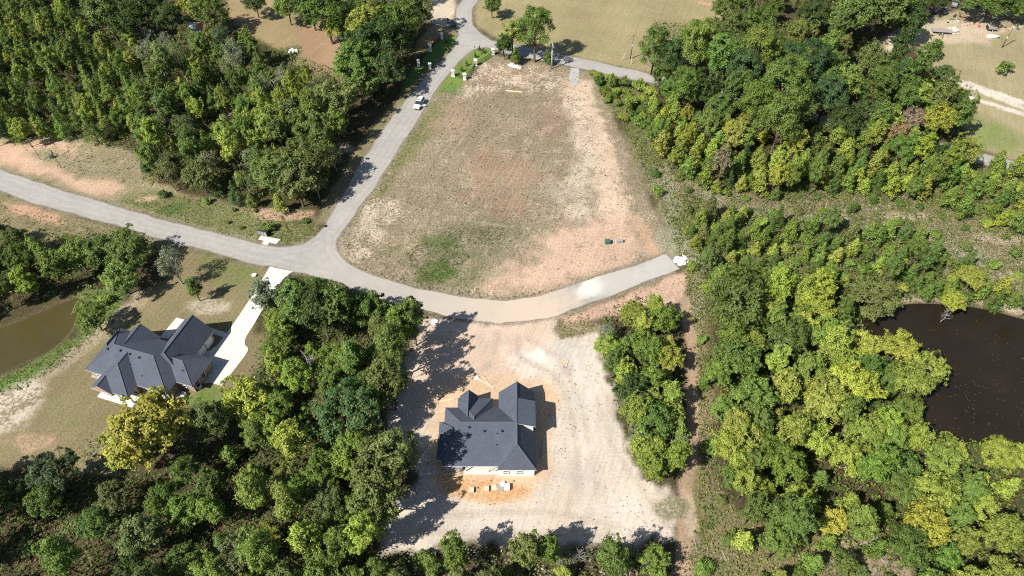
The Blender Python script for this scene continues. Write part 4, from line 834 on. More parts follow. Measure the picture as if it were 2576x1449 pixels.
g = at(2497, 93); BT = empty("boat_hull", (g[0], g[1], 0), math.radians(-3), "white upturned boat hull in front of the utility trailer", "boat")
loft([[(x, -w, .05), (x, -w * .6, h), (x, w * .6, h), (x, w, .05)] for x, w, h in ((-1.9, .55, .45), (-1, .75, .6), (.5, .75, .6), (1.5, .5, .5), (2.1, .08, .3))], M["white"], "hull", BT); m = MB(); m.box((.1, 0, .6), (3.2, .08, .1)); m.build("keel", M["tin"], BT)
g = at(2509.5, 94); m = MB(); n = 18
for k in range(n):
    for j in range(6): a = 2 * math.pi * k / n; b = 2 * math.pi * j / 6; m.v.append((g[0] + math.cos(a) * (.42 + .14 * math.cos(b)), g[1] + math.sin(a) * (.42 + .14 * math.cos(b)), .14 + .14 * math.sin(b)))
for k in range(n):
    for j in range(6): m.f.append((k * 6 + j, ((k + 1) % n) * 6 + j, ((k + 1) % n) * 6 + (j + 1) % 6, k * 6 + (j + 1) % 6)); m.m.append(0)
tag(m.build("tyre", M["rubber"], None, smooth=True), "loose black tyre between trailer and banded pole", "tyre")
JR = random.Random(21)
def junk(px, py, n, spread, mats, label, group, sizes=(.4, 1.4)):
    g = at(px, py)
    for i in range(n):
        a = JR.uniform(0, 6.28); d = spread * math.sqrt(JR.random()); s = JR.uniform(*sizes); m = MB()
        shape = JR.choices(["lumpy", "pipe-like", "boxy"], [.35, .26, .39])[0]
        if shape == "lumpy": m.lump((0, 0, s * .2), s * .5, JR.randint(0, 999), .6)
        elif shape == "pipe-like": m.tube([(-s * .7, 0, .15), (s * .7, 0, .25)], .09, 6)
        else: m.box((0, 0, s * .22), (s, s * JR.uniform(.4, .9), s * JR.uniform(.2, .5)), 0, taper=JR.uniform(.6, 1))
        o = m.build("scrap_piece", M[mats[JR.randrange(len(mats))]], None); o.location = (g[0] + math.cos(a) * d, g[1] + math.sin(a) * d, 0); o.rotation_euler = (0, 0, JR.uniform(0, 6.28)); tag(o, label, "scrap", group); LOOSE.append((o, ("small " if s < .9 else "big ") + shape + " " + label, o.location.x, o.location.y))
junk(2398, 78, 12, 2.2, ["white", "tin", "pale", "junk"], "pale scrap heaped beside the flatbed trailer", "scrap beside the flatbed trailer")
junk(2372, 35, 22, 5.5, ["junk", "blue", "dark", "steel"], "dark scrap under the oak in the shaded yard", "scrap in the shaded yard"); junk(2443, 55, 12, 3.2, ["redclay", "rust", "wood", "junk"], "reddish scrap below the top right oak", "scrap below the top right oak")
junk(2568, 68, 8, 2.4, ["white", "tin", "green"], "white or green scrap at the right edge", "scrap at the right edge"); junk(2310, 66, 6, 2.0, ["white", "pale"], "pale scrap at the pole by the oaks", "scrap at the pole's foot"); junk(2415, 50, 7, 2.0, ["rust", "wood", "pale"], "brown scrap beside the sandy yard track", "scrap beside the yard track")
g = at(2400, 12); TK = empty("pickup_truck", (g[0], g[1], 0), math.radians(62), "grey pickup truck parked in oak shade at the top edge", "truck")
loft([ring(-2.7, .85, .5, 1.0), ring(-2.6, .92, .42, 1.05), ring(1.2, .95, .42, 1.05), ring(2.5, .88, .45, .98), ring(2.7, .75, .5, .85)], M["junk"], "body", TK, False); loft([ring(-.7, .8, 1.0, 1.7, .84), ring(.5, .8, 1.0, 1.72, .84), ring(1.2, .8, 1.0, 1.06, .9)], M["glass"], "cab", TK, False); m = MB(); m.box((-.1, 0, 1.73), (1.3, 1.3, .06)); m.build("roof", M["junk"], TK); m = MB(); m.box((-1.7, 0, 1.07), (1.7, 1.5, .05)); m.build("bed", M["steel"], TK)
for x in (-1.7, 1.6):
    for s in (-1, 1): m = MB(); m.tube([(x, s * .75, .38), (x, s * .98, .38)], .38, 14); w = m.build("wheel", M["rubber"], TK); m = MB(); m.tube([(x, s * .9, .38), (x, s * 1.0, .38)], .2, 10); m.build("rim", M["chrome"], w)
board((1822, 38), (1850, 36), "pale fallen log at the top of the mown field", .5, .3, "pale", .0, "fallen_log", "log"); board((1755, 6), (1790, 14), "brown brush log at the top of the mown field", .5, .4, "rust", .0, "fallen_log", "log")
for (a, b, lab) in (((2150, 1335), (2230, 1420), "long pale fallen trunk in the lower right clearing"), ((2170, 1330), (2215, 1380), "shorter fallen trunk beside the long one in the lower right clearing"), ((1745, 1350), (1752, 1385), "pale fallen branch on the grassy strip"), ((1815, 1385), (1828, 1412), "pale twin log at the bottom of the grassy strip"), ((1652, 1195), (1658, 1150), "thin fallen limb at the corner of the bare plot"), ((1935, 1215), (1945, 1262), "bleached stick pile by the lower right wood")):
    board(a, b, lab, .16, .16, "greywood", .0, "fallen_log", "log")
ordinals()

# ------------------------------------------------------------------ trees and shrubs
def unit(v): return v / (np.linalg.norm(v, axis=-1, keepdims=True) + 1e-9)
def leaf_cards(C, Nn, S, R, aspect=.62, fold=.22):
    n = len(C); r = unit(R.normal(size=(n, 3))); t = unit(np.cross(Nn, r)); b = np.cross(Nn, t)
    s = S[:, None]
    P = np.stack([C + t * s * .5 - Nn * s * fold * .5, C + b * s * .5 * aspect, C - t * s * .5 - Nn * s * fold * .5, C - b * s * .5 * aspect], 1)
    return P.reshape(-1, 3), np.arange(4 * n).reshape(-1, 4)
def crown_mesh(name, clumps, per, size, R, flat=.75, up=.35, shell=.55, aspect=.62, spread=1.0, fluff=.55):
    """clumps: list of (centre, radius); leaves sit on the shell of each clump"""
    Cs, Ns, Ss, LV, LH = [], [], [], [], []
    for c, r in clumps:
        k = max(6, int(per * (r ** 2)))
        d = unit(R.normal(size=(k, 3))); d[:, 2] = np.where(d[:, 2] < -.35, -d[:, 2], d[:, 2])
        rad = r * (shell + (1 - shell) * R.random(k) ** .6) * spread
        lump = 1 + .3 * np.sin(d[:, 0] * 5 + c[0] * 3) * np.sin(d[:, 1] * 5 + c[1] * 3) + .12 * R.normal(size=k)
        p = np.array(c) + d * (rad * lump)[:, None] * np.array([1, 1, flat])
        n = unit(d * .85 + np.array([-.16, -.11, up + .2]) * 1.0 + R.normal(size=(k, 3)) * .42)
        Cs.append(p); Ns.append(n); Ss.append(size * R.uniform(.65, 1.35, k)); base = R.uniform(.3, .7); hb = R.uniform(.25, .75)
        LV.append(np.clip(base + R.normal(size=k) * .27, 0, 1)); LH.append(np.clip(hb + R.normal(size=k) * .16, 0, 1))
    # sprays that bridge neighbouring clumps, so that lobes run into each other
    ctr = np.array([c for c, r in clumps]); rad_ = np.array([r for c, r in clumps]); mid = ctr.mean(0); tot = sum(len(q) for q in Cs); k = int(tot * fluff)
    i = R.integers(len(ctr), size=k); cand = np.array([np.argsort(np.linalg.norm(ctr - q, axis=1))[1:6] for q in ctr]) if len(ctr) > 6 else np.tile(np.arange(len(ctr)), (len(ctr), 1))
    j = cand[i, R.integers(cand.shape[1], size=k)]; u = R.random((k, 1)); d = unit(R.normal(size=(k, 3)))
    base = ctr[i] * (1 - u) + ctr[j] * u; out = unit(base - mid + d * .8)
    p = base + out * (rad_[i] * R.uniform(.1, 1.15, k))[:, None] * np.array([1, 1, flat]); n = unit(out * .7 + np.array([-.14, -.10, up + .25]) + R.normal(size=(k, 3)) * .36)
    Cs.append(p); Ns.append(n); Ss.append(size * R.uniform(.55, 1.2, k)); LV.append(np.clip(.5 + R.normal(size=k) * .28, 0, 1)); LH.append(np.clip(.5 + R.normal(size=k) * .18, 0, 1))
    P, F = leaf_cards(np.concatenate(Cs), np.concatenate(Ns), np.concatenate(Ss), R, aspect)
    return quad_mesh(name, P, F, M["leaf"], dict(lv=('FACE', 'FLOAT', np.concatenate(LV)), lh=('FACE', 'FLOAT', np.concatenate(LH))))
def bent(R, a, b, n=4, sag=.12):
    a = np.array(a, float); b = np.array(b, float); L = np.linalg.norm(b - a)
    off = R.normal(size=3) * L * sag
    return [a + (b - a) * t + off * math.sin(math.pi * t) for t in np.linspace(0, 1, n)]
def wood_mesh(name, H, top, limbs, R, r0, mat, trunk_end=.8, nlimb=9):
    m = MB(); tr = bent(R, (0, 0, -.1), (R.normal() * .25, R.normal() * .25, H * trunk_end), 6, .03)
    m.tube(tr, list(np.linspace(r0, r0 * .3, 6)), 6)
    ids = R.permutation(len(limbs))[:nlimb]
    for i in ids:
        c = np.array(limbs[i][0]); k = np.clip((c[2] - .28 * H) / (H * trunk_end), .25, .95); k = k * R.uniform(.6, .95)
        j = k * 5; a = tr[int(j)] + (tr[min(int(j) + 1, 5)] - tr[int(j)]) * (j - int(j))
        m.tube(bent(R, a, c, 4, .1), list(np.linspace(r0 * .42, r0 * .1, 4)), 5, cap=False)
    me_o = m.build(name, mat, smooth=True, fix=False); me = me_o.data; bpy.data.objects.remove(me_o); return me
PROTO = {}
def proto(kind, crown, wood, Rn, Hn): PROTO.setdefault(kind, []).append((crown, wood, Rn, Hn))
def ell_clumps(R, n, cx, cz, rx, rz, rc, low=-.25, inner=.55):
    out = []
    while len(out) < n:
        d = unit(R.normal(size=3))
        if d[2] < low: continue
        q = inner + (1 - inner) * R.random() ** .7
        c = np.array([d[0] * rx * q, d[1] * rx * q, cz + d[2] * rz * q]); r = rc * R.uniform(.65, 1.35)
        if all(np.linalg.norm(c - o[0]) > .62 * (r + o[1]) * .8 for o in out) or R.random() < .12: out.append((c, r))
    for _ in range(n // 2):      # twig ends that stick out and break the outline
        d = unit(R.normal(size=3)); d[2] = abs(d[2]) * (1 if R.random() < .8 else -.3); q = R.uniform(1.08, 1.34)
        out.append((np.array([d[0] * rx * q, d[1] * rx * q, cz + d[2] * rz * q]), rc * R.uniform(.28, .5)))
    return out
def lopside(R, cl):
    sx, sy = R.uniform(.8, 1.2, 2); sh = R.normal(size=2) * .35
    return [(c * np.array([sx, sy, 1]) + np.array([sh[0], sh[1], 0]) * (c[2] / 8), r) for c, r in cl]
for k in range(8):
    R = np.random.default_rng(100 + k); cl = lopside(R, ell_clumps(R, 50, 0, 6.5, 4.1, 3.7, .92, -.3, .45))
    proto("broad", crown_mesh("broad_crown", cl, 150, .375, R, .85), wood_mesh("broad_trunk", 11, 0, cl, R, .26, M["bark"], .72, 12), 4.9, 11)
for k in range(6):
    R = np.random.default_rng(200 + k); cl = lopside(R, ell_clumps(R, 40, 0, 7.6, 2.6, 4.5, .80, -.6, .4))
    proto("slender", crown_mesh("slender_crown", cl, 175, .345, R, .9), wood_mesh("slender_trunk", 13, 0, cl, R, .2, M["bark"], .8, 9), 3.3, 13)
for k in range(6):
    R = np.random.default_rng(300 + k); cl = []
    for j in range(17):
        t = j / 16; a = j * 2.4 + R.uniform(-.4, .4); rr = 1.35 * (1 - t) ** .8 * R.uniform(.6, 1.1)
        cl.append((np.array([math.cos(a) * rr, math.sin(a) * rr, 1.3 + 4.0 * t]), (.88 - .45 * t) * R.uniform(.8, 1.2)))
    proto("sapling", crown_mesh("sapling_crown", cl, 150, .33, R, .85, .3), wood_mesh("sapling_trunk", 5.6, 0, cl, R, .08, M["bark"], .9, 5), 1.95, 5.8)
for k in range(5):
    R = np.random.default_rng(400 + k); cl = []
    for j in range(34):
        t = (j / 33) ** .9; a = j * 2.4 + R.uniform(-.5, .5); rr = 3.9 * math.sqrt(max(.04, 1 - (t * 1.2 - .3) ** 2)) * R.uniform(.35, 1.05)
        cl.append((np.array([math.cos(a) * rr, math.sin(a) * rr, 5.2 + 5.6 * t + R.normal() * .25]), (1.15 - .2 * t) * R.uniform(.75, 1.25)))
    proto("pine", crown_mesh("pine_crown", cl, 185, .36, R, .68, .6, .5, .42), wood_mesh("pine_trunk", 11, 0, cl, R, .26, M["bark"], .97, 14), 4.5, 11.6)
for k in range(6):
    R = np.random.default_rng(500 + k); cl = []
    for j in range(30):
        t = j / 29; a = j * 2.4 + R.uniform(-.4, .4); rr = 1.75 * (1 - t) * R.uniform(.55, 1.15)
        cl.append((np.array([math.cos(a) * rr, math.sin(a) * rr, .9 + 6.3 * t]), (.80 - .5 * t) * R.uniform(.8, 1.2)))
    proto("youngpine", crown_mesh("young_pine_crown", cl, 170, .31, R, .65, .5, .45, .38), wood_mesh("young_pine_trunk", 7, 0, cl, R, .1, M["bark"], .97, 8), 2.15, 7.4)
for k in range(6):
    R = np.random.default_rng(600 + k); cl = ell_clumps(R, 11, 0, .75, 1.0, .8, .55, -.1, .3)
    proto("shrub", crown_mesh("shrub_crown", cl, 260, .26, R, .8, .35), wood_mesh("shrub_stem", 1.4, 0, cl, R, .05, M["bark"], .7, 6), 1.4, 1.9)
for k in range(4):
    R = np.random.default_rng(700 + k); cl = lopside(R, ell_clumps(R, 24, 0, 6.4, 2.9, 3.4, .95, -.4))
    proto("sparse", crown_mesh("sparse_crown", cl, 62, .30, R), wood_mesh("sparse_trunk", 11, 0, cl, R, .19, M["palebark"], .85, 20), 3.6, 10.6)
for k in range(4):
    R = np.random.default_rng(800 + k); m = MB(); tr = bent(R, (0, 0, -.1), (R.normal() * .6, R.normal() * .6, 7.5), 7, .05); m.tube(tr, list(np.linspace(.2, .04, 7)), 6)
    for j in range(22):
        q = R.uniform(1.6, 5.9); a0 = tr[int(q)] + (tr[int(q) + 1] - tr[int(q)]) * (q - int(q)); an = R.uniform(0, 6.28); L = R.uniform(1.2, 3.2) * (1.25 - q / 8)
        e = a0 + np.array([math.cos(an) * L, math.sin(an) * L, L * R.uniform(.35, .9)]); b = bent(R, a0, e, 5, .1); m.tube(b, list(np.linspace(.075, .02, 5)), 4, cap=False)
        for h in range(4):
            s0 = b[R.integers(1, 4)]; an2 = an + R.normal() * .9; l2 = L * R.uniform(.3, .55)
            m.tube(bent(R, s0, s0 + np.array([math.cos(an2) * l2, math.sin(an2) * l2, l2 * R.uniform(.1, .8)]), 3, .1), [.035, .022, .012], 3, cap=False)
    o = m.build("dead_wood", M["deadwood"], smooth=True, fix=False); proto("dead", None, o.data, 3.0, 8.0); bpy.data.objects.remove(o)

PAL = {"deep green": (.070, .114, .029), "green": (.128, .196, .038), "bright green": (.182, .258, .044), "yellow-green": (.275, .330, .052), "golden": (.335, .355, .050),
       "olive": (.165, .195, .056), "rusty": (.27, .215, .115), "blue-green": (.076, .132, .042), "grey-green": (.205, .232, .120)}
KINDNAME = {"broad": ("broadleaf_tree", "spreading tree", "tree"), "slender": ("slender_tree", "slender tree", "tree"), "sapling": ("sapling", "leafy sapling", "sapling"),
            "pine": ("pine_tree", "tall pine", "pine"), "youngpine": ("young_pine", "young pine", "pine"), "shrub": ("shrub", "low shrub", "shrub"), "sparse": ("thin_tree", "thin-leaved tree", "tree"),
            "dead": ("dead_tree", "bare dead tree", "tree")}
TR = np.random.default_rng(4242)
def colour(cname):
    c = np.array(PAL[cname]); j = TR.normal(size=3) * np.array([.055, .04, .10]); return np.clip(c * (1 + j) * TR.uniform(.82, 1.2), .01, .6)
def plant(kind, x, y, r, cname, label, group=None, hs=None, base=0.0):
    pr = PROTO[kind]; crown, wood, Rn, Hn = pr[TR.integers(len(pr))]
    nm, _, cat = KINDNAME[kind]; s = r / Rn; hz = s * (hs if hs else TR.uniform(.95, 1.3) if kind in ('broad', 'slender') else TR.uniform(.88, 1.14)); c = (*colour(cname), 1.0) if cname else (1, 1, 1, 1)
    rz = TR.uniform(0, 6.28)
    if kind in ("shrub", "dead"):
        o = bpy.data.objects.new(nm, crown if kind == "shrub" else wood); o.color = c; link(o); root = o
    else:
        root = bpy.data.objects.new(nm, None); root.empty_display_size = .3; link(root)
        a = bpy.data.objects.new("trunk", wood); link(a, root)
        b = bpy.data.objects.new("crown", crown); b.color = c; link(b, root)
    root.location = (x, y, base); root.rotation_euler = (0, 0, rz); root.scale = (s, s, hz)
    return tag(root, label, cat, group)
def zc_of(kind, r): 
    Rn, Hn = PROTO[kind][0][2:]; return Hn * (r / Rn) * {"pine": .70, "shrub": .4, "youngpine": .45, "sapling": .5}.get(kind, .6)
PLANTED = []; RECORDS = []
def tree_at(kind, px, py, rpx, cname, label=None, group=None, hs=1.0):
    """single tree: crown centre and crown radius as surveyed on the photograph"""
    r = metres(rpx, py) * 1.0
    for _ in range(2): p = G(px, py, zc_of(kind, r) * hs)
    PLANTED.append((p[0], p[1], r))
    return plant(kind, p[0], p[1], r, cname, label, group, hs)
def pick(lst):
    w = np.array([q[1] for q in lst], float); return lst[int(TR.choice(len(lst), p=w / w.sum()))]
def fill(where, pts, mix, gap, zc, cap=400, avoid=True):
    """a stand of trees: individuals dropped at random, each kept clear of its neighbours"""
    poly = GP(pts, zc); xs = [p[0] for p in poly]; ys = [p[1] for p in poly]; got = []; tries = 0
    near = list(PLANTED)
    n_try = int(6 * (max(xs) - min(xs)) * (max(ys) - min(ys)) / (gap * gap)); n_try = min(max(n_try, 300), 20000)
    cx = TR.uniform(min(xs), max(xs), n_try); cy = TR.uniform(min(ys), max(ys), n_try)
    ok = (sdist(cx, cy, poly) > 0) & (sdist(cx, cy, ROAD) < -1.6) & (sdist(cx, cy, POND_E) < .3) & (sdist(cx, cy, POND_W) < .3)
    for x, y in zip(cx[ok], cy[ok]):
        kind, _, (r0, r1), cols = pick(mix); r = TR.uniform(r0, r1)
        g = gap * .5 * (r / ((r0 + r1) / 2)) if True else gap
        if any((x - a) ** 2 + (y - b) ** 2 < (g + c) ** 2 for a, b, c in got): continue
        if avoid and any((x - a) ** 2 + (y - b) ** 2 < (.5 * (r + c)) ** 2 for a, b, c in near): continue
        got.append((x, y, g)); cn = pick(cols)[0]; _, desc, cat = KINDNAME[kind]
        PLANTED.append((x, y, r * .8))
        o = plant(kind, x, y, r, None if kind == "dead" else cn, None, f"{desc}s in {where}")
        RECORDS.append((o, ["small", "medium", "large"][min(2, int(3 * (r - r0) / (r1 - r0)))], cn, desc, where, x, y, zc_of(kind, r)))
        if len(got) >= cap: break
    return len(got)
# ---- single trees that stand out
def T(kind, px, py, r, c, label, group=None, hs=1.0): tree_at(kind, px, py, r, c, label, group, hs)
T("broad", 378, 1070, 108, "golden", "large golden tree touching the foot of the brick house", hs=.95)
T("broad", 330, 1120, 60, "yellow-green", "yellow-green tree just below the large golden tree")
T("broad", 620, 1010, 62, "golden", "golden-green tree right of the brick house lawn")
T("broad", 870, 1040, 78, "blue-green", "dark blue-green oak left of the house under construction", hs=1.05)
T("broad", 890, 1150, 62, "bright green", "bright green tree below the dark blue-green oak", hs=1.2)
T("broad", 960, 1180, 72, "olive", "olive tree overhanging the bare plot beside the unfinished house", hs=1.4)
T("broad", 940, 1260, 70, "olive", "grey olive tree at the left edge of the bare plot, lower one", hs=1.4)
T("slender", 996, 1140, 52, "olive", "tall olive tree whose shadow falls on the unfinished house roof", hs=1.3)
T("slender", 745, 760, 48, "green", "dark green tree at the driveway mouth beside the road")
T("slender", 800, 775, 52, "deep green", "deep green tree with its top near the road bend")
T("slender", 850, 765, 48, "green", "green tree nearest the road bend")
T("slender", 665, 745, 36, "grey-green", "thin grey-green tree leaning over the white driveway")
T("slender", 1035, 800, 34, "green", "narrow green tree whose shadow reaches the bare plot entrance", hs=1.35)
T("slender", 985, 870, 44, "green", "green tree in a pair shading the plot entrance, upper one", hs=1.3); T("slender", 975, 950, 46, "olive", "olive tree in a pair shading the plot entrance, lower one", hs=1.3); T("broad", 930, 1000, 50, "green", "tall green tree casting shade left of the unfinished house", hs=1.35)
T("shrub", 205, 775, 20, "bright green", "small bright bush at the murky pond inlet, left of the round bush"); T("shrub", 262, 755, 18, "yellow-green", "pale yellow-green bush on the bank above the round bush")
T("broad", 140, 1195, 62, "blue-green", "dark green cedar-like tree at the edge of the lower left lawn")
T("sparse", 432, 665, 40, "grey-green", "sparse grey-green tree beside the road above the brick house")
T("slender", 485, 722, 22, "green", "slim leaning evergreen on the lawn between road and brick house")
for i, (x, y, r, c, w) in enumerate([(190, 640, 50, "bright green", "leftmost of the soft willowy trees by the murky pond"), (250, 635, 48, "green", "second willowy tree by the murky pond"), (320, 630, 54, "green", "tallest willowy tree by the murky pond"), (300, 700, 52, "bright green", "willowy tree standing lowest over the murky pond bank"), (235, 800, 44, "bright green", "round green bush between murky pond and brick house")]):
    T("broad", x, y, r, c, w, hs=.85)
for (x, y, r, c, w) in [(905, 160, 60, "green", "big oak at the edge of the brown clearing"), (950, 110, 66, "deep green", "largest dark oak left of the entrance pillars"), (925, 55, 56, "yellow-green", "yellow-green oak behind the largest dark oak"), (1000, 60, 58, "green", "oak beside the sandy drive near the top"), (1040, 25, 48, "olive", "olive oak at the top beside the sandy drive"), (965, 175, 48, "deep green", "dark oak whose shadow falls on the straight road"), (905, 215, 40, "green", "oak at the foot of the clearing's oak row"),
                        (820, 30, 60, "green", "green oak by the teal-roofed house"), (780, 15, 46, "deep green", "dark oak left of the teal-roofed house"), (850, 70, 40, "yellow-green", "pale oak in front of the teal-roofed house"), (720, 15, 36, "bright green", "light green tree above the clearing"),
                        (640, 5, 30, "deep green", "dark round tree at the top of the clearing")]: T("broad", x, y, r, c, w)
for (x, y, r, c, w) in [(265, 30, 58, "green", "big dark tree in the upper left wood"), (320, 50, 52, "deep green", "darkest tree left of the shed yard"), (375, 15, 50, "deep green", "dark tree above the shed yard"), (410, 45, 42, "deep green", "shaded tree beside the shed yard"), (475, 20, 34, "yellow-green", "yellow-green tree over the tin shed"), (525, 28, 44, "green", "dark tree right behind the tin shed")]: T("broad", x, y, r, c, w)
T("pine", 560, 95, 28, "blue-green", "tall leaning pine right of the tin shed", hs=1.5)
for (x, y, r, c, w) in [(700, 430, 60, "green", "rounded oak at the lower end of the roadside wood"), (770, 400, 62, "olive", "olive oak hanging over the straight road verge"), (745, 460, 56, "olive", "lowest oak of the roadside wood"), (800, 330, 48, "green", "dark oak midway along the straight road"), (830, 250, 56, "olive", "tall olive oak beside the straight road"), (660, 290, 46, "yellow-green", "yellow-green oak inside the roadside wood"), (385, 415, 30, "deep green", "dark round tree at the bank, left of a pair"), (440, 425, 30, "deep green", "dark round tree at the bank, right of a pair"), (500, 440, 44, "olive", "olive tree on the bank behind the dark pair")]: T("broad", x, y, r, c, w)
T("broad", 2490, 8, 62, "green", "big oak over the scrap yard at the top right", hs=.6); T("broad", 2565, 18, 46, "green", "oak at the top right corner", hs=.6)
for i, (zx, zy, w) in enumerate([(850, 915, "small dark evergreen in the middle of the right entrance lawn"), (735, 1065, "small dark evergreen near the lower end of the right entrance lawn"), (1075, 705, "small dark evergreen behind the middle right pillar"), (1278, 590, "small dark evergreen beside the pale marker post"), (1180, 530, "small dark evergreen nearest the side road on the entrance lawn"), (340, 350, "small dark evergreen on the left entrance lawn")]):
    g = at(*src(zx, zy)); plant("youngpine", g[0], g[1], .62, "deep green", w, "small evergreens on the entrance lawns", .85)
# pines and oaks by the side road
T("pine", 1347, 60, 48, "green", "tall lone pine beside the pale grey utility pole", hs=1.12)
T("slender", 1290, 85, 30, "yellow-green", "thin yellow-green tree left of the lone pine", hs=.8)
T("slender", 1270, 110, 26, "deep green", "dark bushy tree at the side road corner", hs=.7)
T("broad", 1238, 12, 26, "green", "small green tree on the mown field near the top road")
for i, (x, y, r, w) in enumerate([(1650, 105, 40, "leftmost tall pine at the side road"), (1690, 130, 36, "second tall pine from the side road"), (1755, 95, 48, "flat-topped pine at the wood's near corner"), (1815, 130, 46, "pine behind the flat-topped pine"), (1870, 160, 46, "pine with bare pale trunk in the wood"), (1915, 110, 48, "pine in the middle of the tall row"), (1985, 200, 58, "biggest rounded pine crown in the wood"), (2050, 150, 52, "big pine right of the biggest crown"), (1975, 280, 56, "low-hanging pine below the biggest crown"), (1905, 240, 46, "narrow pine left of the biggest crown"), (2090, 230, 46, "right-hand pine of the tall row")]):
    T("pine", x, y, r, ["green", "blue-green", "bright green"][i % 3], w, hs=[1.2, 1.1, 1.3][i % 3])
for (x, y, r, c, w) in [(2390, 240, 36, "golden", "golden tree at the edge of the right-hand field"), (2370, 300, 42, "golden", "golden-green tree below the field-edge golden tree"), (2310, 230, 34, "yellow-green", "yellow-green tree left of the golden field tree"), (2260, 340, 38, "rusty", "rusty brown tree in the upper right wood"), (2300, 295, 30, "rusty", "smaller rusty tree above the rusty brown one"), (2330, 370, 40, "deep green", "dark tree under the golden field trees"), (2195, 290, 46, "deep green", "dark round oak left of the rusty trees"), (2120, 310, 44, "deep green", "dark round oak in the middle of the right wood")]: T("broad", x, y, r, c, w)
T("sapling", 2358, 126, 21, "green", "cone-shaped evergreen beside the parked trailers", hs=.75); T("shrub", 2528, 174, 21, "bright green", "round green bush alone in the right-hand field", hs=1.25)
for (x, y, r, c, w) in [(2150, 40, 60, "green", "oak above the sand patch"), (2230, 20, 60, "green", "broad oak shading the parked vehicles"), (2290, 50, 46, "deep green", "shade oak beside the leaning pole")]: T("broad", x, y, r, c, w)
for (x, y, r, c, w) in [(1850, 760, 78, "green", "big dark round oak by the dirt track"), (1830, 700, 40, "bright green", "oak above the big dark round oak"), (2050, 780, 56, "golden", "golden oak with pale limbs near the dark pond"), (2265, 870, 48, "golden", "golden tree leaning over the dark pond"), (2330, 930, 44, "yellow-green", "tree reaching farthest into the dark pond"), (2150, 960, 62, "golden", "brightest golden oak below the dark pond corner"), (2080, 1010, 64, "yellow-green", "pale yellow-green oak in the lower right wood"), (2290, 1030, 36, "bright green", "green tree at the dark pond's left bank"), (1990, 850, 56, "green", "green oak between dirt track and golden oaks"), (1840, 1130, 56, "yellow-green", "bright yellow-green tree beside the dirt track"), (1890, 1000, 60, "bright green", "bright oak right of the dirt track"), (1860, 900, 62, "green", "mid green oak right of the dirt track's dark stretch")]: T("broad", x, y, r, c, w)
T("broad", 2450, 700, 36, "golden", "golden shrubby tree on the dark pond's far bank"); T("broad", 2395, 760, 30, "golden", "golden bush drooping into the dark pond"); T("broad", 2200, 745, 60, "olive", "brownish green thicket tree at the dark pond's corner", hs=.6)
for (x, y, r, c, w) in [(1590, 790, 40, "yellow-green", "yellow-green tree nearest the dead-end road"), (1665, 800, 42, "green", "green tree pair by the dead-end road, right one"), (1630, 880, 44, "bright green", "green tree in the middle of the plot's right border"), (1680, 900, 40, "golden", "golden tree in the plot's right border"), (1590, 990, 58, "deep green", "dark rounded tree in the plot's right border"), (1650, 1060, 52, "green", "dark green tree by the curve of the bare plot"), (1690, 1040, 36, "yellow-green", "yellow tree beside the shaded track"), (1640, 1140, 46, "yellow-green", "lowest yellow-green tree of the plot's right border"), (1530, 870, 36, "yellow-green", "thin yellow tree at the bare plot's upper right corner")]: T("broad", x, y, r, c, w)
T("broad", 1640, 1410, 44, "bright green", "round green tree at the bottom beside the track"); T("slender", 1990, 1310, 56, "green", "dark green tree by the track's grassy end"); T("broad", 1850, 1190, 38, "green", "small round tree left of the grassy strip")
for (x, y, r, w) in [(2130, 835, 30, "bare bleached dead tree at the dark pond's near corner"), (1940, 1270, 28, "bare bleached dead tree over the grassy strip"), (1705, 1130, 36, "bare bleached dead tree beside the shaded track"), (700, 235, 34, "bare grey dead tree in the roadside wood"), (445, 230, 30, "bare pale dead tree in the middle left wood"), (780, 920, 40, "bare white-limbed dead tree in the centre wood"), (1400 + 60, 1395, 24, "bare white dead tree at the bottom edge"), (2330, 910, 26, "bare dead tree leaning over the dark pond"), (2380, 790, 18, "small brown dead branch tree in the dark pond"), ]:
    T("dead", x, y, r, None, w)
# ---- stands
c_mix = lambda **k: [(n.replace("_", " ").replace("yellow green", "yellow-green").replace("blue green", "blue-green").replace("grey green", "grey-green"), w) for n, w in k.items()]
CN = []
CN.append(fill("the left thicket", [(-110, -70), (130, -70), (190, 30), (240, 110), (340, 170), (345, 300), (250, 330), (130, 312), (60, 335), (-110, 335)],
     [("youngpine", 5, (2.0, 3.1), c_mix(blue_green=2, green=5, bright_green=3)), ("slender", 3, (2.0, 3.0), c_mix(yellow_green=4, bright_green=4, green=2)), ("sapling", 2, (1.6, 2.4), c_mix(yellow_green=3, bright_green=2, golden=.5))], 3.5, 4.5, 300))
CN.append(fill("the roadside wood", [(335, 70), (430, 105), (520, 110), (600, 105), (680, 170), (760, 185), (850, 195), (885, 240), (860, 330), (830, 420), (770, 500), (640, 490), (545, 470), (450, 450), (365, 440), (350, 405), (420, 390), (335, 340), (340, 200), (250, 110)],
     [("slender", 4, (2.0, 3.4), c_mix(green=3, bright_green=4, yellow_green=4, olive=1)), ("sparse", 2.2, (2.4, 3.6), c_mix(grey_green=3, olive=2)), ("youngpine", 1.6, (1.8, 2.6), c_mix(blue_green=2, green=2)), ("sapling", 1.6, (1.6, 2.3), c_mix(yellow_green=2, bright_green=2))], 3.8, 5, 260))
CN.append(fill("the oak row", [(870, 20), (1060, -40), (1080, 30), (1040, 100), (1000, 160), (930, 230), (880, 200), (880, 130)],
     [("slender", 2, (2.2, 3.4), c_mix(green=3, olive=2, deep_green=2)), ("shrub", 2, (1.2, 2.0), c_mix(green=2, deep_green=2))], 5.5, 5, 40))
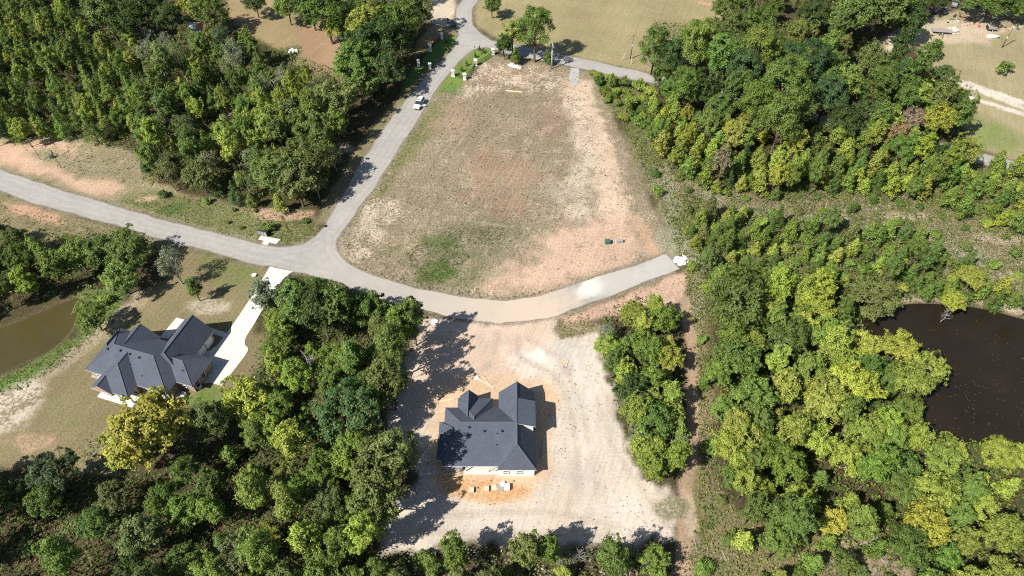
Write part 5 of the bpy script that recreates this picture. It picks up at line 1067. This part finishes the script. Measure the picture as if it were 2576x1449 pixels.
CN.append(fill("the top oakwood", [(1830, -60), (2420, -70), (2330, 30), (2300, 70), (2200, 60), (2120, 80), (2060, 60), (1960, 50), (1880, 60), (1820, 20)],
     [("broad", 4, (3.2, 5.0), c_mix(green=4, olive=2, deep_green=2)), ("slender", 1, (2.4, 3.4), c_mix(green=2, olive=1))], 6.4, 6, 80))
CN.append(fill("the pine wood", [(1660, 150), (1900, 60), (2080, 90), (2220, 140), (2330, 150), (2400, 220), (2420, 330), (2330, 400), (2180, 330), (2060, 310), (1880, 300), (1740, 260), (1660, 220)],
     [("slender", 4, (2.2, 3.6), c_mix(green=4, deep_green=2, olive=2, bright_green=2)), ("pine", 1.2, (3.2, 4.2), c_mix(green=2, blue_green=2)), ("sapling", 1, (1.8, 2.4), c_mix(yellow_green=2, bright_green=2))], 4.6, 6, 150))
CN.append(fill("the sapling belt", [(1640, 235), (1760, 300), (1900, 320), (2060, 335), (2200, 320), (2320, 380), (2430, 395), (2420, 450), (2290, 485), (2150, 470), (1950, 475), (1800, 465), (1690, 420), (1640, 340)],
     [("sapling", 5, (1.7, 2.7), c_mix(yellow_green=5, bright_green=4, green=2, golden=1)), ("slender", 2, (1.9, 2.8), c_mix(yellow_green=4, bright_green=3, golden=1, rusty=.5)), ("youngpine", .8, (1.6, 2.2), c_mix(blue_green=1, green=2))], 2.8, 3, 280))
CN.append(fill("the right-edge thicket", [(2440, 415), (2660, 400), (2660, 560), (2540, 560), (2470, 540), (2380, 510), (2400, 450)],
     [("sapling", 4, (1.6, 2.6), c_mix(bright_green=4, green=3, yellow_green=3)), ("shrub", 1, (1.2, 1.9), c_mix(yellow_green=1, bright_green=1))], 3.0, 3, 90))
CN.append(fill("the bushy strip", [(1478, 176), (1560, 195), (1640, 230), (1650, 300), (1640, 330), (1580, 310), (1525, 250)],
     [("shrub", 5, (1.2, 2.1), c_mix(bright_green=3, green=3, yellow_green=3)), ("sapling", 1, (1.2, 1.8), c_mix(bright_green=1, green=1))], 2.5, 1.0, 110))
CN.append(fill("the pond-side thicket", [(1735, 570), (1800, 520), (1950, 545), (2100, 565), (2300, 585), (2420, 640), (2500, 715), (2576, 745), (2660, 780), (2640, 800), (2560, 775), (2430, 755), (2290, 735), (2150, 720), (2050, 690), (1900, 700), (1780, 720), (1755, 650)],
     [("sapling", 5, (1.3, 2.2), c_mix(green=3, bright_green=5, yellow_green=3, olive=1)), ("youngpine", 2, (1.4, 2.1), c_mix(green=4, bright_green=2)), ("shrub", 1.5, (1.2, 2.0), c_mix(bright_green=2, yellow_green=2)), ("slender", .5, (1.7, 2.3), c_mix(green=3, yellow_green=1))], 2.75, 2.2, 330))
CN.append(fill("the pond wood", [(1800, 760), (1900, 690), (2050, 720), (2150, 790), (2200, 860), (2310, 860), (2330, 940), (2270, 1000), (2270, 1090), (2400, 1125), (2680, 1140), (2680, 1500), (2420, 1500), (2280, 1400), (2130, 1320), (1960, 1290), (1850, 1220), (1815, 1100), (1800, 900)],
     [("broad", 4, (2.6, 4.2), c_mix(bright_green=4, yellow_green=6, green=2, golden=1.2)), ("slender", 2.5, (2.0, 3.0), c_mix(bright_green=3, yellow_green=3, green=2)), ("sapling", 1.5, (1.6, 2.4), c_mix(yellow_green=3, green=2))], 3.7, 5, 330))
CN.append(fill("the plot border", [(1515, 820), (1600, 755), (1690, 785), (1715, 900), (1725, 1000), (1730, 1100), (1705, 1180), (1640, 1190), (1580, 1090), (1540, 950), (1505, 880)],
     [("slender", 4, (1.8, 2.8), c_mix(green=3, bright_green=3, yellow_green=3)), ("sapling", 2, (1.5, 2.2), c_mix(yellow_green=2, bright_green=2)), ("sparse", 1, (2, 2.8), c_mix(grey_green=1))], 3.4, 4.5, 90))
CN.append(fill("the bottom hedge", [(900, 1440), (960, 1400), (1060, 1408), (1130, 1380), (1230, 1392), (1320, 1410), (1420, 1390), (1520, 1412), (1600, 1400), (1690, 1410), (1700, 1500), (880, 1500)],
     [("shrub", 5, (.9, 2.4), c_mix(green=3, bright_green=3, grey_green=2, olive=1)), ("sapling", 2, (1.2, 2.7), c_mix(bright_green=3, green=3, yellow_green=1)), ("slender", 1.5, (1.8, 2.9), c_mix(green=2, bright_green=1, olive=1))], 2.7, 1.8, 120))
CN.append(fill("the centre wood", [(700, 740), (760, 715), (880, 735), (960, 800), (1040, 805), (1045, 880), (1010, 960), (960, 1060), (940, 1110), (985, 1170), (960, 1290), (925, 1370), (880, 1500), (560, 1500), (420, 1400), (400, 1200), (480, 1120), (560, 1050), (640, 930), (690, 880), (660, 800)],
     [("broad", 4, (2.7, 4.2), c_mix(green=5, olive=2, yellow_green=3, bright_green=3, deep_green=1)), ("slender", 3, (2.2, 3.2), c_mix(green=3, olive=2, bright_green=2, yellow_green=1)), ("sapling", 1, (1.6, 2.2), c_mix(bright_green=1, green=1))], 3.8, 6, 230))
CN.append(fill("the corner wood", [(-140, 1180), (60, 1200), (180, 1240), (300, 1230), (400, 1250), (420, 1400), (560, 1500), (-140, 1500)],
     [("broad", 4, (2.8, 4.2), c_mix(green=4, deep_green=3, olive=3)), ("slender", 2, (2.2, 3.0), c_mix(green=3, olive=2)), ("shrub", 1.5, (1.2, 2.0), c_mix(olive=2, green=1))], 4.4, 6, 120))
CN.append(fill("the left-edge wood", [(-140, 600), (0, 580), (60, 640), (150, 620), (165, 690), (140, 715), (60, 745), (-140, 790)],
     [("broad", 4, (2.8, 4.2), c_mix(green=4, deep_green=3, olive=2)), ("slender", 2, (2.2, 3.0), c_mix(bright_green=2, yellow_green=1, green=2))], 4.3, 5.5, 60))
CN.append(fill("the scrub clearing", [(1620, 420), (1680, 430), (1800, 475), (2000, 490), (2200, 500), (2400, 505), (2640, 570), (2640, 730), (2500, 690), (2300, 585), (2100, 560), (1900, 540), (1770, 545), (1750, 640), (1740, 720), (1715, 650), (1690, 590)],
     [("shrub", 4, (.9, 1.7), c_mix(green=3, bright_green=3, yellow_green=2, olive=2)), ("sapling", 1, (1.1, 1.8), c_mix(green=2, bright_green=2))], 5.2, .8, 110))
CN.append(fill("the grassy strip", [(1760, 800), (1800, 900), (1795, 1180), (1850, 1290), (2000, 1350), (2200, 1400), (2250, 1490), (1770, 1490), (1765, 1300), (1770, 1100)],
     [("shrub", 4, (1.0, 1.8), c_mix(green=3, bright_green=2, olive=2, yellow_green=1)), ("sapling", 1, (1.3, 2.0), c_mix(green=1, bright_green=1))], 5.0, .8, 50))
CN.append(fill("the junction thicket", [(1258, 112), (1330, 100), (1385, 128), (1390, 146), (1270, 138)], [("sapling", 1, (1.4, 2.3), c_mix(yellow_green=3, bright_green=2, green=1))], 2.6, 3, 16))
CN.append(fill("the trackside brush", [(1850, 1200), (1950, 1260), (2130, 1330), (2250, 1400), (2320, 1500), (1900, 1500), (1860, 1370)],
     [("slender", 2, (1.8, 2.8), c_mix(green=3, bright_green=3, yellow_green=1)), ("sapling", 3, (1.5, 2.3), c_mix(green=2, bright_green=3, yellow_green=2)), ("shrub", 2, (1.2, 2.0), c_mix(green=2, olive=2, bright_green=1))], 3.9, 2.5, 60))
CN.append(fill("the left bank", [(380, 480), (520, 500), (640, 520), (780, 540), (790, 570), (720, 590), (560, 570), (430, 540)],
     [("shrub", 1, (.6, 1.7), c_mix(green=2, bright_green=2, olive=2))], 6.5, .5, 8))

# ---- a label of its own for every tree of a stand: size, colour, kind, stand, nearest landmark, order from the left
MARKS = [("the dark pond", (2350, 960)), ("the dark pond", (2450, 790)), ("the dirt track", (1740, 900)), ("the dirt track", (1725, 1250)), ("the bottom edge", (700, 1440)), ("the bottom edge", (1300, 1440)), ("the bottom edge", (2100, 1440)), ("the bottom edge", (2450, 1440)), ("the bottom edge", (150, 1440)),
         ("the right edge", (2560, 500)), ("the right edge", (2560, 1250)), ("the murky pond", (120, 820)), ("the brick house", (380, 920)), ("the unfinished house", (1240, 1080)), ("the straight road", (960, 380)), ("the straight road", (1060, 220)), ("the side road", (1500, 165)), ("the side road", (2200, 330)), ("the left road", (200, 510)), ("the left road", (500, 590)),
         ("the road bend", (1000, 730)), ("the dead-end road", (1600, 690)), ("the brown clearing", (800, 140)), ("the tin shed", (500, 85)), ("the left edge", (20, 200)), ("the left edge", (20, 650)), ("the left edge", (20, 1300)), ("the top edge", (250, 10)), ("the top edge", (2000, 10)), ("the sandy yard", (2420, 90)), ("the right field", (2480, 220)), ("the pale bank", (150, 390)), ("the vacant field", (1550, 420)), ("the bare plot", (1550, 1100)), ("the bare plot", (1040, 1150)), ("the scrub clearing", (2000, 500))]
MARKS = [(n, G(*p)) for n, p in MARKS]
ORD = "first second third fourth fifth sixth seventh eighth ninth tenth eleventh twelfth thirteenth fourteenth fifteenth sixteenth seventeenth eighteenth nineteenth twentieth".split()
bag = {}
for (o, size, cn, desc, where, x, y, zc) in RECORDS:
    mk = min(MARKS, key=lambda q: (q[1][0] - x) ** 2 + (q[1][1] - y) ** 2)[0]
    v = np.array([x, y, zc - HEIGHT]); ix = v[0] / (v @ FWD)
    near = "" if mk == where else f" near {mk}"
    bag.setdefault((f"{size} {cn} {desc} in {where}{near}"), []).append((ix, o))
for lab, lst in bag.items():
    lst.sort(key=lambda q: q[0])
    for i, (_, o) in enumerate(lst):
        o["label"] = lab if len(lst) == 1 else f"{lab}, {'leftmost' if i == 0 else 'rightmost' if i == len(lst) - 1 else ORD[min(i, 19)] + ' from left'}"
#with open("/tmp/trees.txt", "w") as fh: fh.write(f"{CN} {sum(CN)} {len(bag)} {max(len(v) for v in bag.values())}")

# ------------------------------------------------------------------ low growth nobody could count: one object per patch kind
PADT = GP([(656.7, 592.4), (705.4, 602.5), (694.8, 613.9), (672.9, 617.1), (649.5, 602.1)])
def scatter(name, label, zones, R, size, zmax, cards=4, lean=.5):
    """zones: (polygon survey points, tufts per square metre, [colours], clumpiness)"""
    C, Nn, S, K = [], [], [], []
    for pts, dens, cols, clump in zones:
        poly = GP(pts); xs = np.array([p[0] for p in poly]); ys = np.array([p[1] for p in poly]); ar = (xs.max() - xs.min()) * (ys.max() - ys.min())
        n = int(ar * dens); x = R.uniform(xs.min(), xs.max(), n); y = R.uniform(ys.min(), ys.max(), n)
        ok = (sdist(x, y, poly) > 0) & (sdist(x, y, ROAD) < -.35) & (sdist(x, y, POND_E) < -.2) & (sdist(x, y, POND_W) < -.2) & (sdist(x, y, DRIVE) < -.2) & (sdist(x, y, PADT) < -.15)
        f = fbm(x * .22 + 5, y * .22 + 3, 4); ok &= R.random(n) < np.clip((f - .5 + (1 - clump) * .5) * 5 + .25, 0.02, 1) ** (1 + clump)
        x, y, f = x[ok], y[ok], f[ok]; n = len(x); cc = np.array(cols); ci = np.clip((fbm(x * .12 + 70, y * .12, 3) * len(cols) * 1.3 - len(cols) * .15 + R.normal(size=n) * .6).astype(int), 0, len(cols) - 1)
        base = cc[ci] * R.uniform(.7, 1.3, (n, 1))
        for _ in range(cards):
            s = size * R.uniform(.6, 1.5, n); d = R.normal(size=(n, 2)) * s[:, None] * .55
            C.append(np.stack([x + d[:, 0], y + d[:, 1], R.uniform(.03, zmax, n)], 1)); Nn.append(unit(np.stack([R.normal(size=n) * lean, R.normal(size=n) * lean, np.ones(n)], 1))); S.append(s); K.append(base * R.uniform(.75, 1.25, (n, 1)))
    C = np.concatenate(C); P, F = leaf_cards(C, np.concatenate(Nn), np.concatenate(S), R, .55)
    K = np.concatenate(K); me = quad_mesh(name, P, F, M["tuft"], dict(tc=('FACE', 'FLOAT_COLOR', np.hstack([K, np.ones((len(K), 1))]))))
    return tag(link(bpy.data.objects.new(name, me)), label, None, None, "stuff")
SR = np.random.default_rng(99)
gD, gM, gY, gO, gT, gS, gB = (.055, .095, .024), (.095, .155, .034), (.18, .215, .045), (.14, .15, .055), (.27, .225, .12), (.30, .29, .19), (.19, .13, .075)
EAST = [(1600, 400), (1680, 420), (1800, 460), (2000, 480), (2400, 490), (2680, 540), (2680, 800), (2450, 740), (2200, 620), (1900, 560), (1780, 560), (1790, 800), (1735, 810), (1725, 700), (1705, 640), (1680, 560), (1560, 320)]
scatter("scrub_grass", "tangled tan and green scrub covering the eastern clearing", [(EAST, 3.4, [gT, gO, gM, gY, gS, gM, gT], .3), ([(1640, 330), (1800, 440), (2300, 450), (2450, 410), (2680, 430), (2680, 560), (2300, 520), (1900, 500), (1650, 430)], 2.4, [gM, gY, gO, gT], .3), ([(1480, 178), (1640, 230), (1700, 420), (1620, 420), (1540, 280)], 2.5, [gM, gY, gO], .3), ([(1745, 780), (1800, 780), (1810, 1200), (1860, 1290), (2250, 1400), (2280, 1490), (1690, 1490), (1760, 1300)], 2.6, [gO, gM, gT, gY, gM], .4)], SR, .34, .5)
scatter("forest_undergrowth", "dim leafy undergrowth between the tree trunks", [
    ([(-120, -60), (200, -60), (460, 120), (650, 110), (900, 200), (860, 330), (790, 510), (560, 500), (360, 460), (360, 390), (130, 340), (-120, 360)], 2.4, [gD, gM, gM, gO, gY], .3),
    ([(1640, 60), (2080, 60), (2330, 170), (2430, 330), (2400, 470), (1950, 480), (1690, 430), (1640, 320)], 2.4, [gM, gY, gO, gM], .2),
    ([(1740, 540), (1950, 550), (2300, 590), (2500, 720), (2680, 800), (2420, 770), (2150, 760), (1900, 740), (1770, 760)], 2.6, [gM, gD, gY, gM], .2),
    ([(1800, 740), (1900, 700), (2150, 790), (2320, 860), (2280, 1090), (2680, 1150), (2680, 1490), (2300, 1440), (1960, 1320), (1820, 1210)], 2.6, [gM, gY, gM, gY], .2),
    ([(690, 730), (880, 730), (1050, 810), (1010, 980), (960, 1100), (990, 1290), (900, 1490), (-120, 1490), (-120, 1200), (400, 1200), (640, 930)], 2.8, [gD, gM, gO, gM, gB], .3),
    ([(1500, 800), (1600, 750), (1710, 790), (1735, 1180), (1640, 1210), (1560, 1080)], 1.6, [gM, gO, gY], .3), ([(900, 1400), (1300, 1388), (1700, 1390), (1700, 1490), (880, 1490)], 2.4, [gM, gO, gS, gY], .3), ([(-120, 600), (300, 590), (410, 620), (300, 760), (150, 750), (-120, 820)], 1.5, [gM, gD, gY], .3)], SR, .44, 1.5, 3)
FIELD = [(1190, 155), (1330, 160), (1480, 190), (1560, 340), (1640, 530), (1560, 540), (1440, 555), (1350, 615), (1240, 700), (1230, 755), (1120, 748), (960, 708), (850, 660), (840, 610), (900, 510), (1000, 365), (1090, 240)]
wG = (.11, .125, .055)
scatter("field_weeds", "sparse dry weeds and grey-green tufts over the vacant field and verges", [(FIELD, .55, [(.20, .165, .10), (.16, .15, .085), (.30, .26, .17), wG], .7), ([(1020, 640), (1060, 610), (1140, 605), (1180, 640), (1170, 690), (1110, 712), (1050, 700)], 3.5, [wG, (.075, .12, .03), (.10, .15, .035), (.16, .165, .085)], .6), ([(1060, 655), (1120, 650), (1140, 690), (1090, 710), (1060, 695)], 4.5, [(.075, .13, .03), (.11, .165, .04)], .5), ([(1100, 575), (1260, 570), (1290, 610), (1150, 620)], 2.2, [(.16, .16, .09), wG], .4),
    ([(850, 640), (880, 570), (1000, 380), (1060, 300), (1075, 320), (1000, 440), (920, 560), (880, 630)], 1.6, [(.17, .165, .08), gT], .4), ([(880, 690), (980, 706), (1130, 742), (1280, 756), (1400, 735), (1400, 722), (1280, 742), (1130, 725), (980, 690), (880, 668)], 2.4, [gT, (.2, .17, .1), wG], .35),
    ([(300, 505), (480, 490), (780, 530), (800, 575), (720, 615), (560, 590)], 2.6, [gM, gT, gO, gY], .4), ([(650, 556), (790, 556), (795, 590), (730, 614), (690, 598)], 4, [gM, gO, gY, (.1, .15, .035)], .3), ([(0, 360), (240, 350), (360, 400), (370, 470), (200, 440)], .8, [gT, wG, gO], .6), ([(-60, 500), (330, 590), (300, 600), (-60, 600)], 1.4, [gT, gO, gM], .5),
    ([(185, 740), (300, 735), (300, 780), (200, 835)], 3.0, [(.14, .2, .045), gM, gY], .3), ([(-60, 985), (100, 905), (200, 842), (280, 790), (300, 800), (180, 900), (60, 980), (-60, 1010)], 3.2, [(.11, .17, .04), gM, gO], .3), ([(200, 1100), (300, 1090), (300, 1200), (200, 1190)], 2.0, [wG, gT, gM], .5), ([(1400, 815), (1480, 792), (1505, 830), (1410, 850)], 4, [gO, gT, gB], .3), ([(1240, 742), (1400, 735), (1650, 645), (1640, 600), (1500, 600), (1340, 660)], .16, [(.30, .22, .15), (.21, .18, .11)], .9), ([(1405, 805), (1640, 712), (1715, 682), (1715, 720), (1500, 790)], 1.0, [gT, gB, wG], .6), ([(690, 120), (760, 115), (750, 150), (700, 150)], 2.5, [wG, gM], .3)], SR, .26, .15)
PLOT = [(1060, 820), (1400, 812), (1500, 845), (1520, 950), (1600, 1170), (1690, 1280), (1690, 1345), (1320, 1372), (990, 1375), (1060, 1200), (1080, 1000)]
scatter("sand_debris", "scattered dark clods and twigs on the bare sandy plot", [(PLOT, .10, [(.22, .19, .15), (.30, .26, .2), (.15, .13, .10)], .85), ([(1380, 900), (1560, 900), (1690, 1290), (1690, 1350), (1400, 1370)], .25, [(.20, .175, .14), (.13, .12, .09)], .7)], SR, .2, .1, 3)
c = np.array(GP([(2330, 800), (2576, 815), (2690, 840), (2690, 1120), (2350, 1095), (2320, 1000), (2360, 900)], -.3)); n = 1100
px_ = SR.uniform(c[:, 0].min(), c[:, 0].max(), n); py_ = SR.uniform(c[:, 1].min(), c[:, 1].max(), n); ok = (sdist(px_, py_, [tuple(q) for q in c]) > 0) & (sdist(px_, py_, POND_E) > 1.0) & (SR.random(n) < np.clip((fbm(px_ * .1, py_ * .1, 3) - .38) * 5, .1, 1))
px_, py_ = px_[ok], py_[ok]; n = len(px_); P, F = leaf_cards(np.stack([px_, py_, np.full(n, -.285)], 1), np.tile([0., 0, 1], (n, 1)), SR.uniform(.07, .22, n), SR, .8, 0.0)
P[:, 2] = -.288
me = quad_mesh("floating_leaves", P, F, M["tuft"], dict(tc=('FACE', 'FLOAT_COLOR', np.hstack([np.array([.22, .19, .12]) * SR.uniform(.4, 1.3, (n, 1)), np.ones((n, 1))]))))
tag(link(bpy.data.objects.new("floating_leaves", me)), "pale fallen leaves floating on the dark pond", None, None, "stuff")
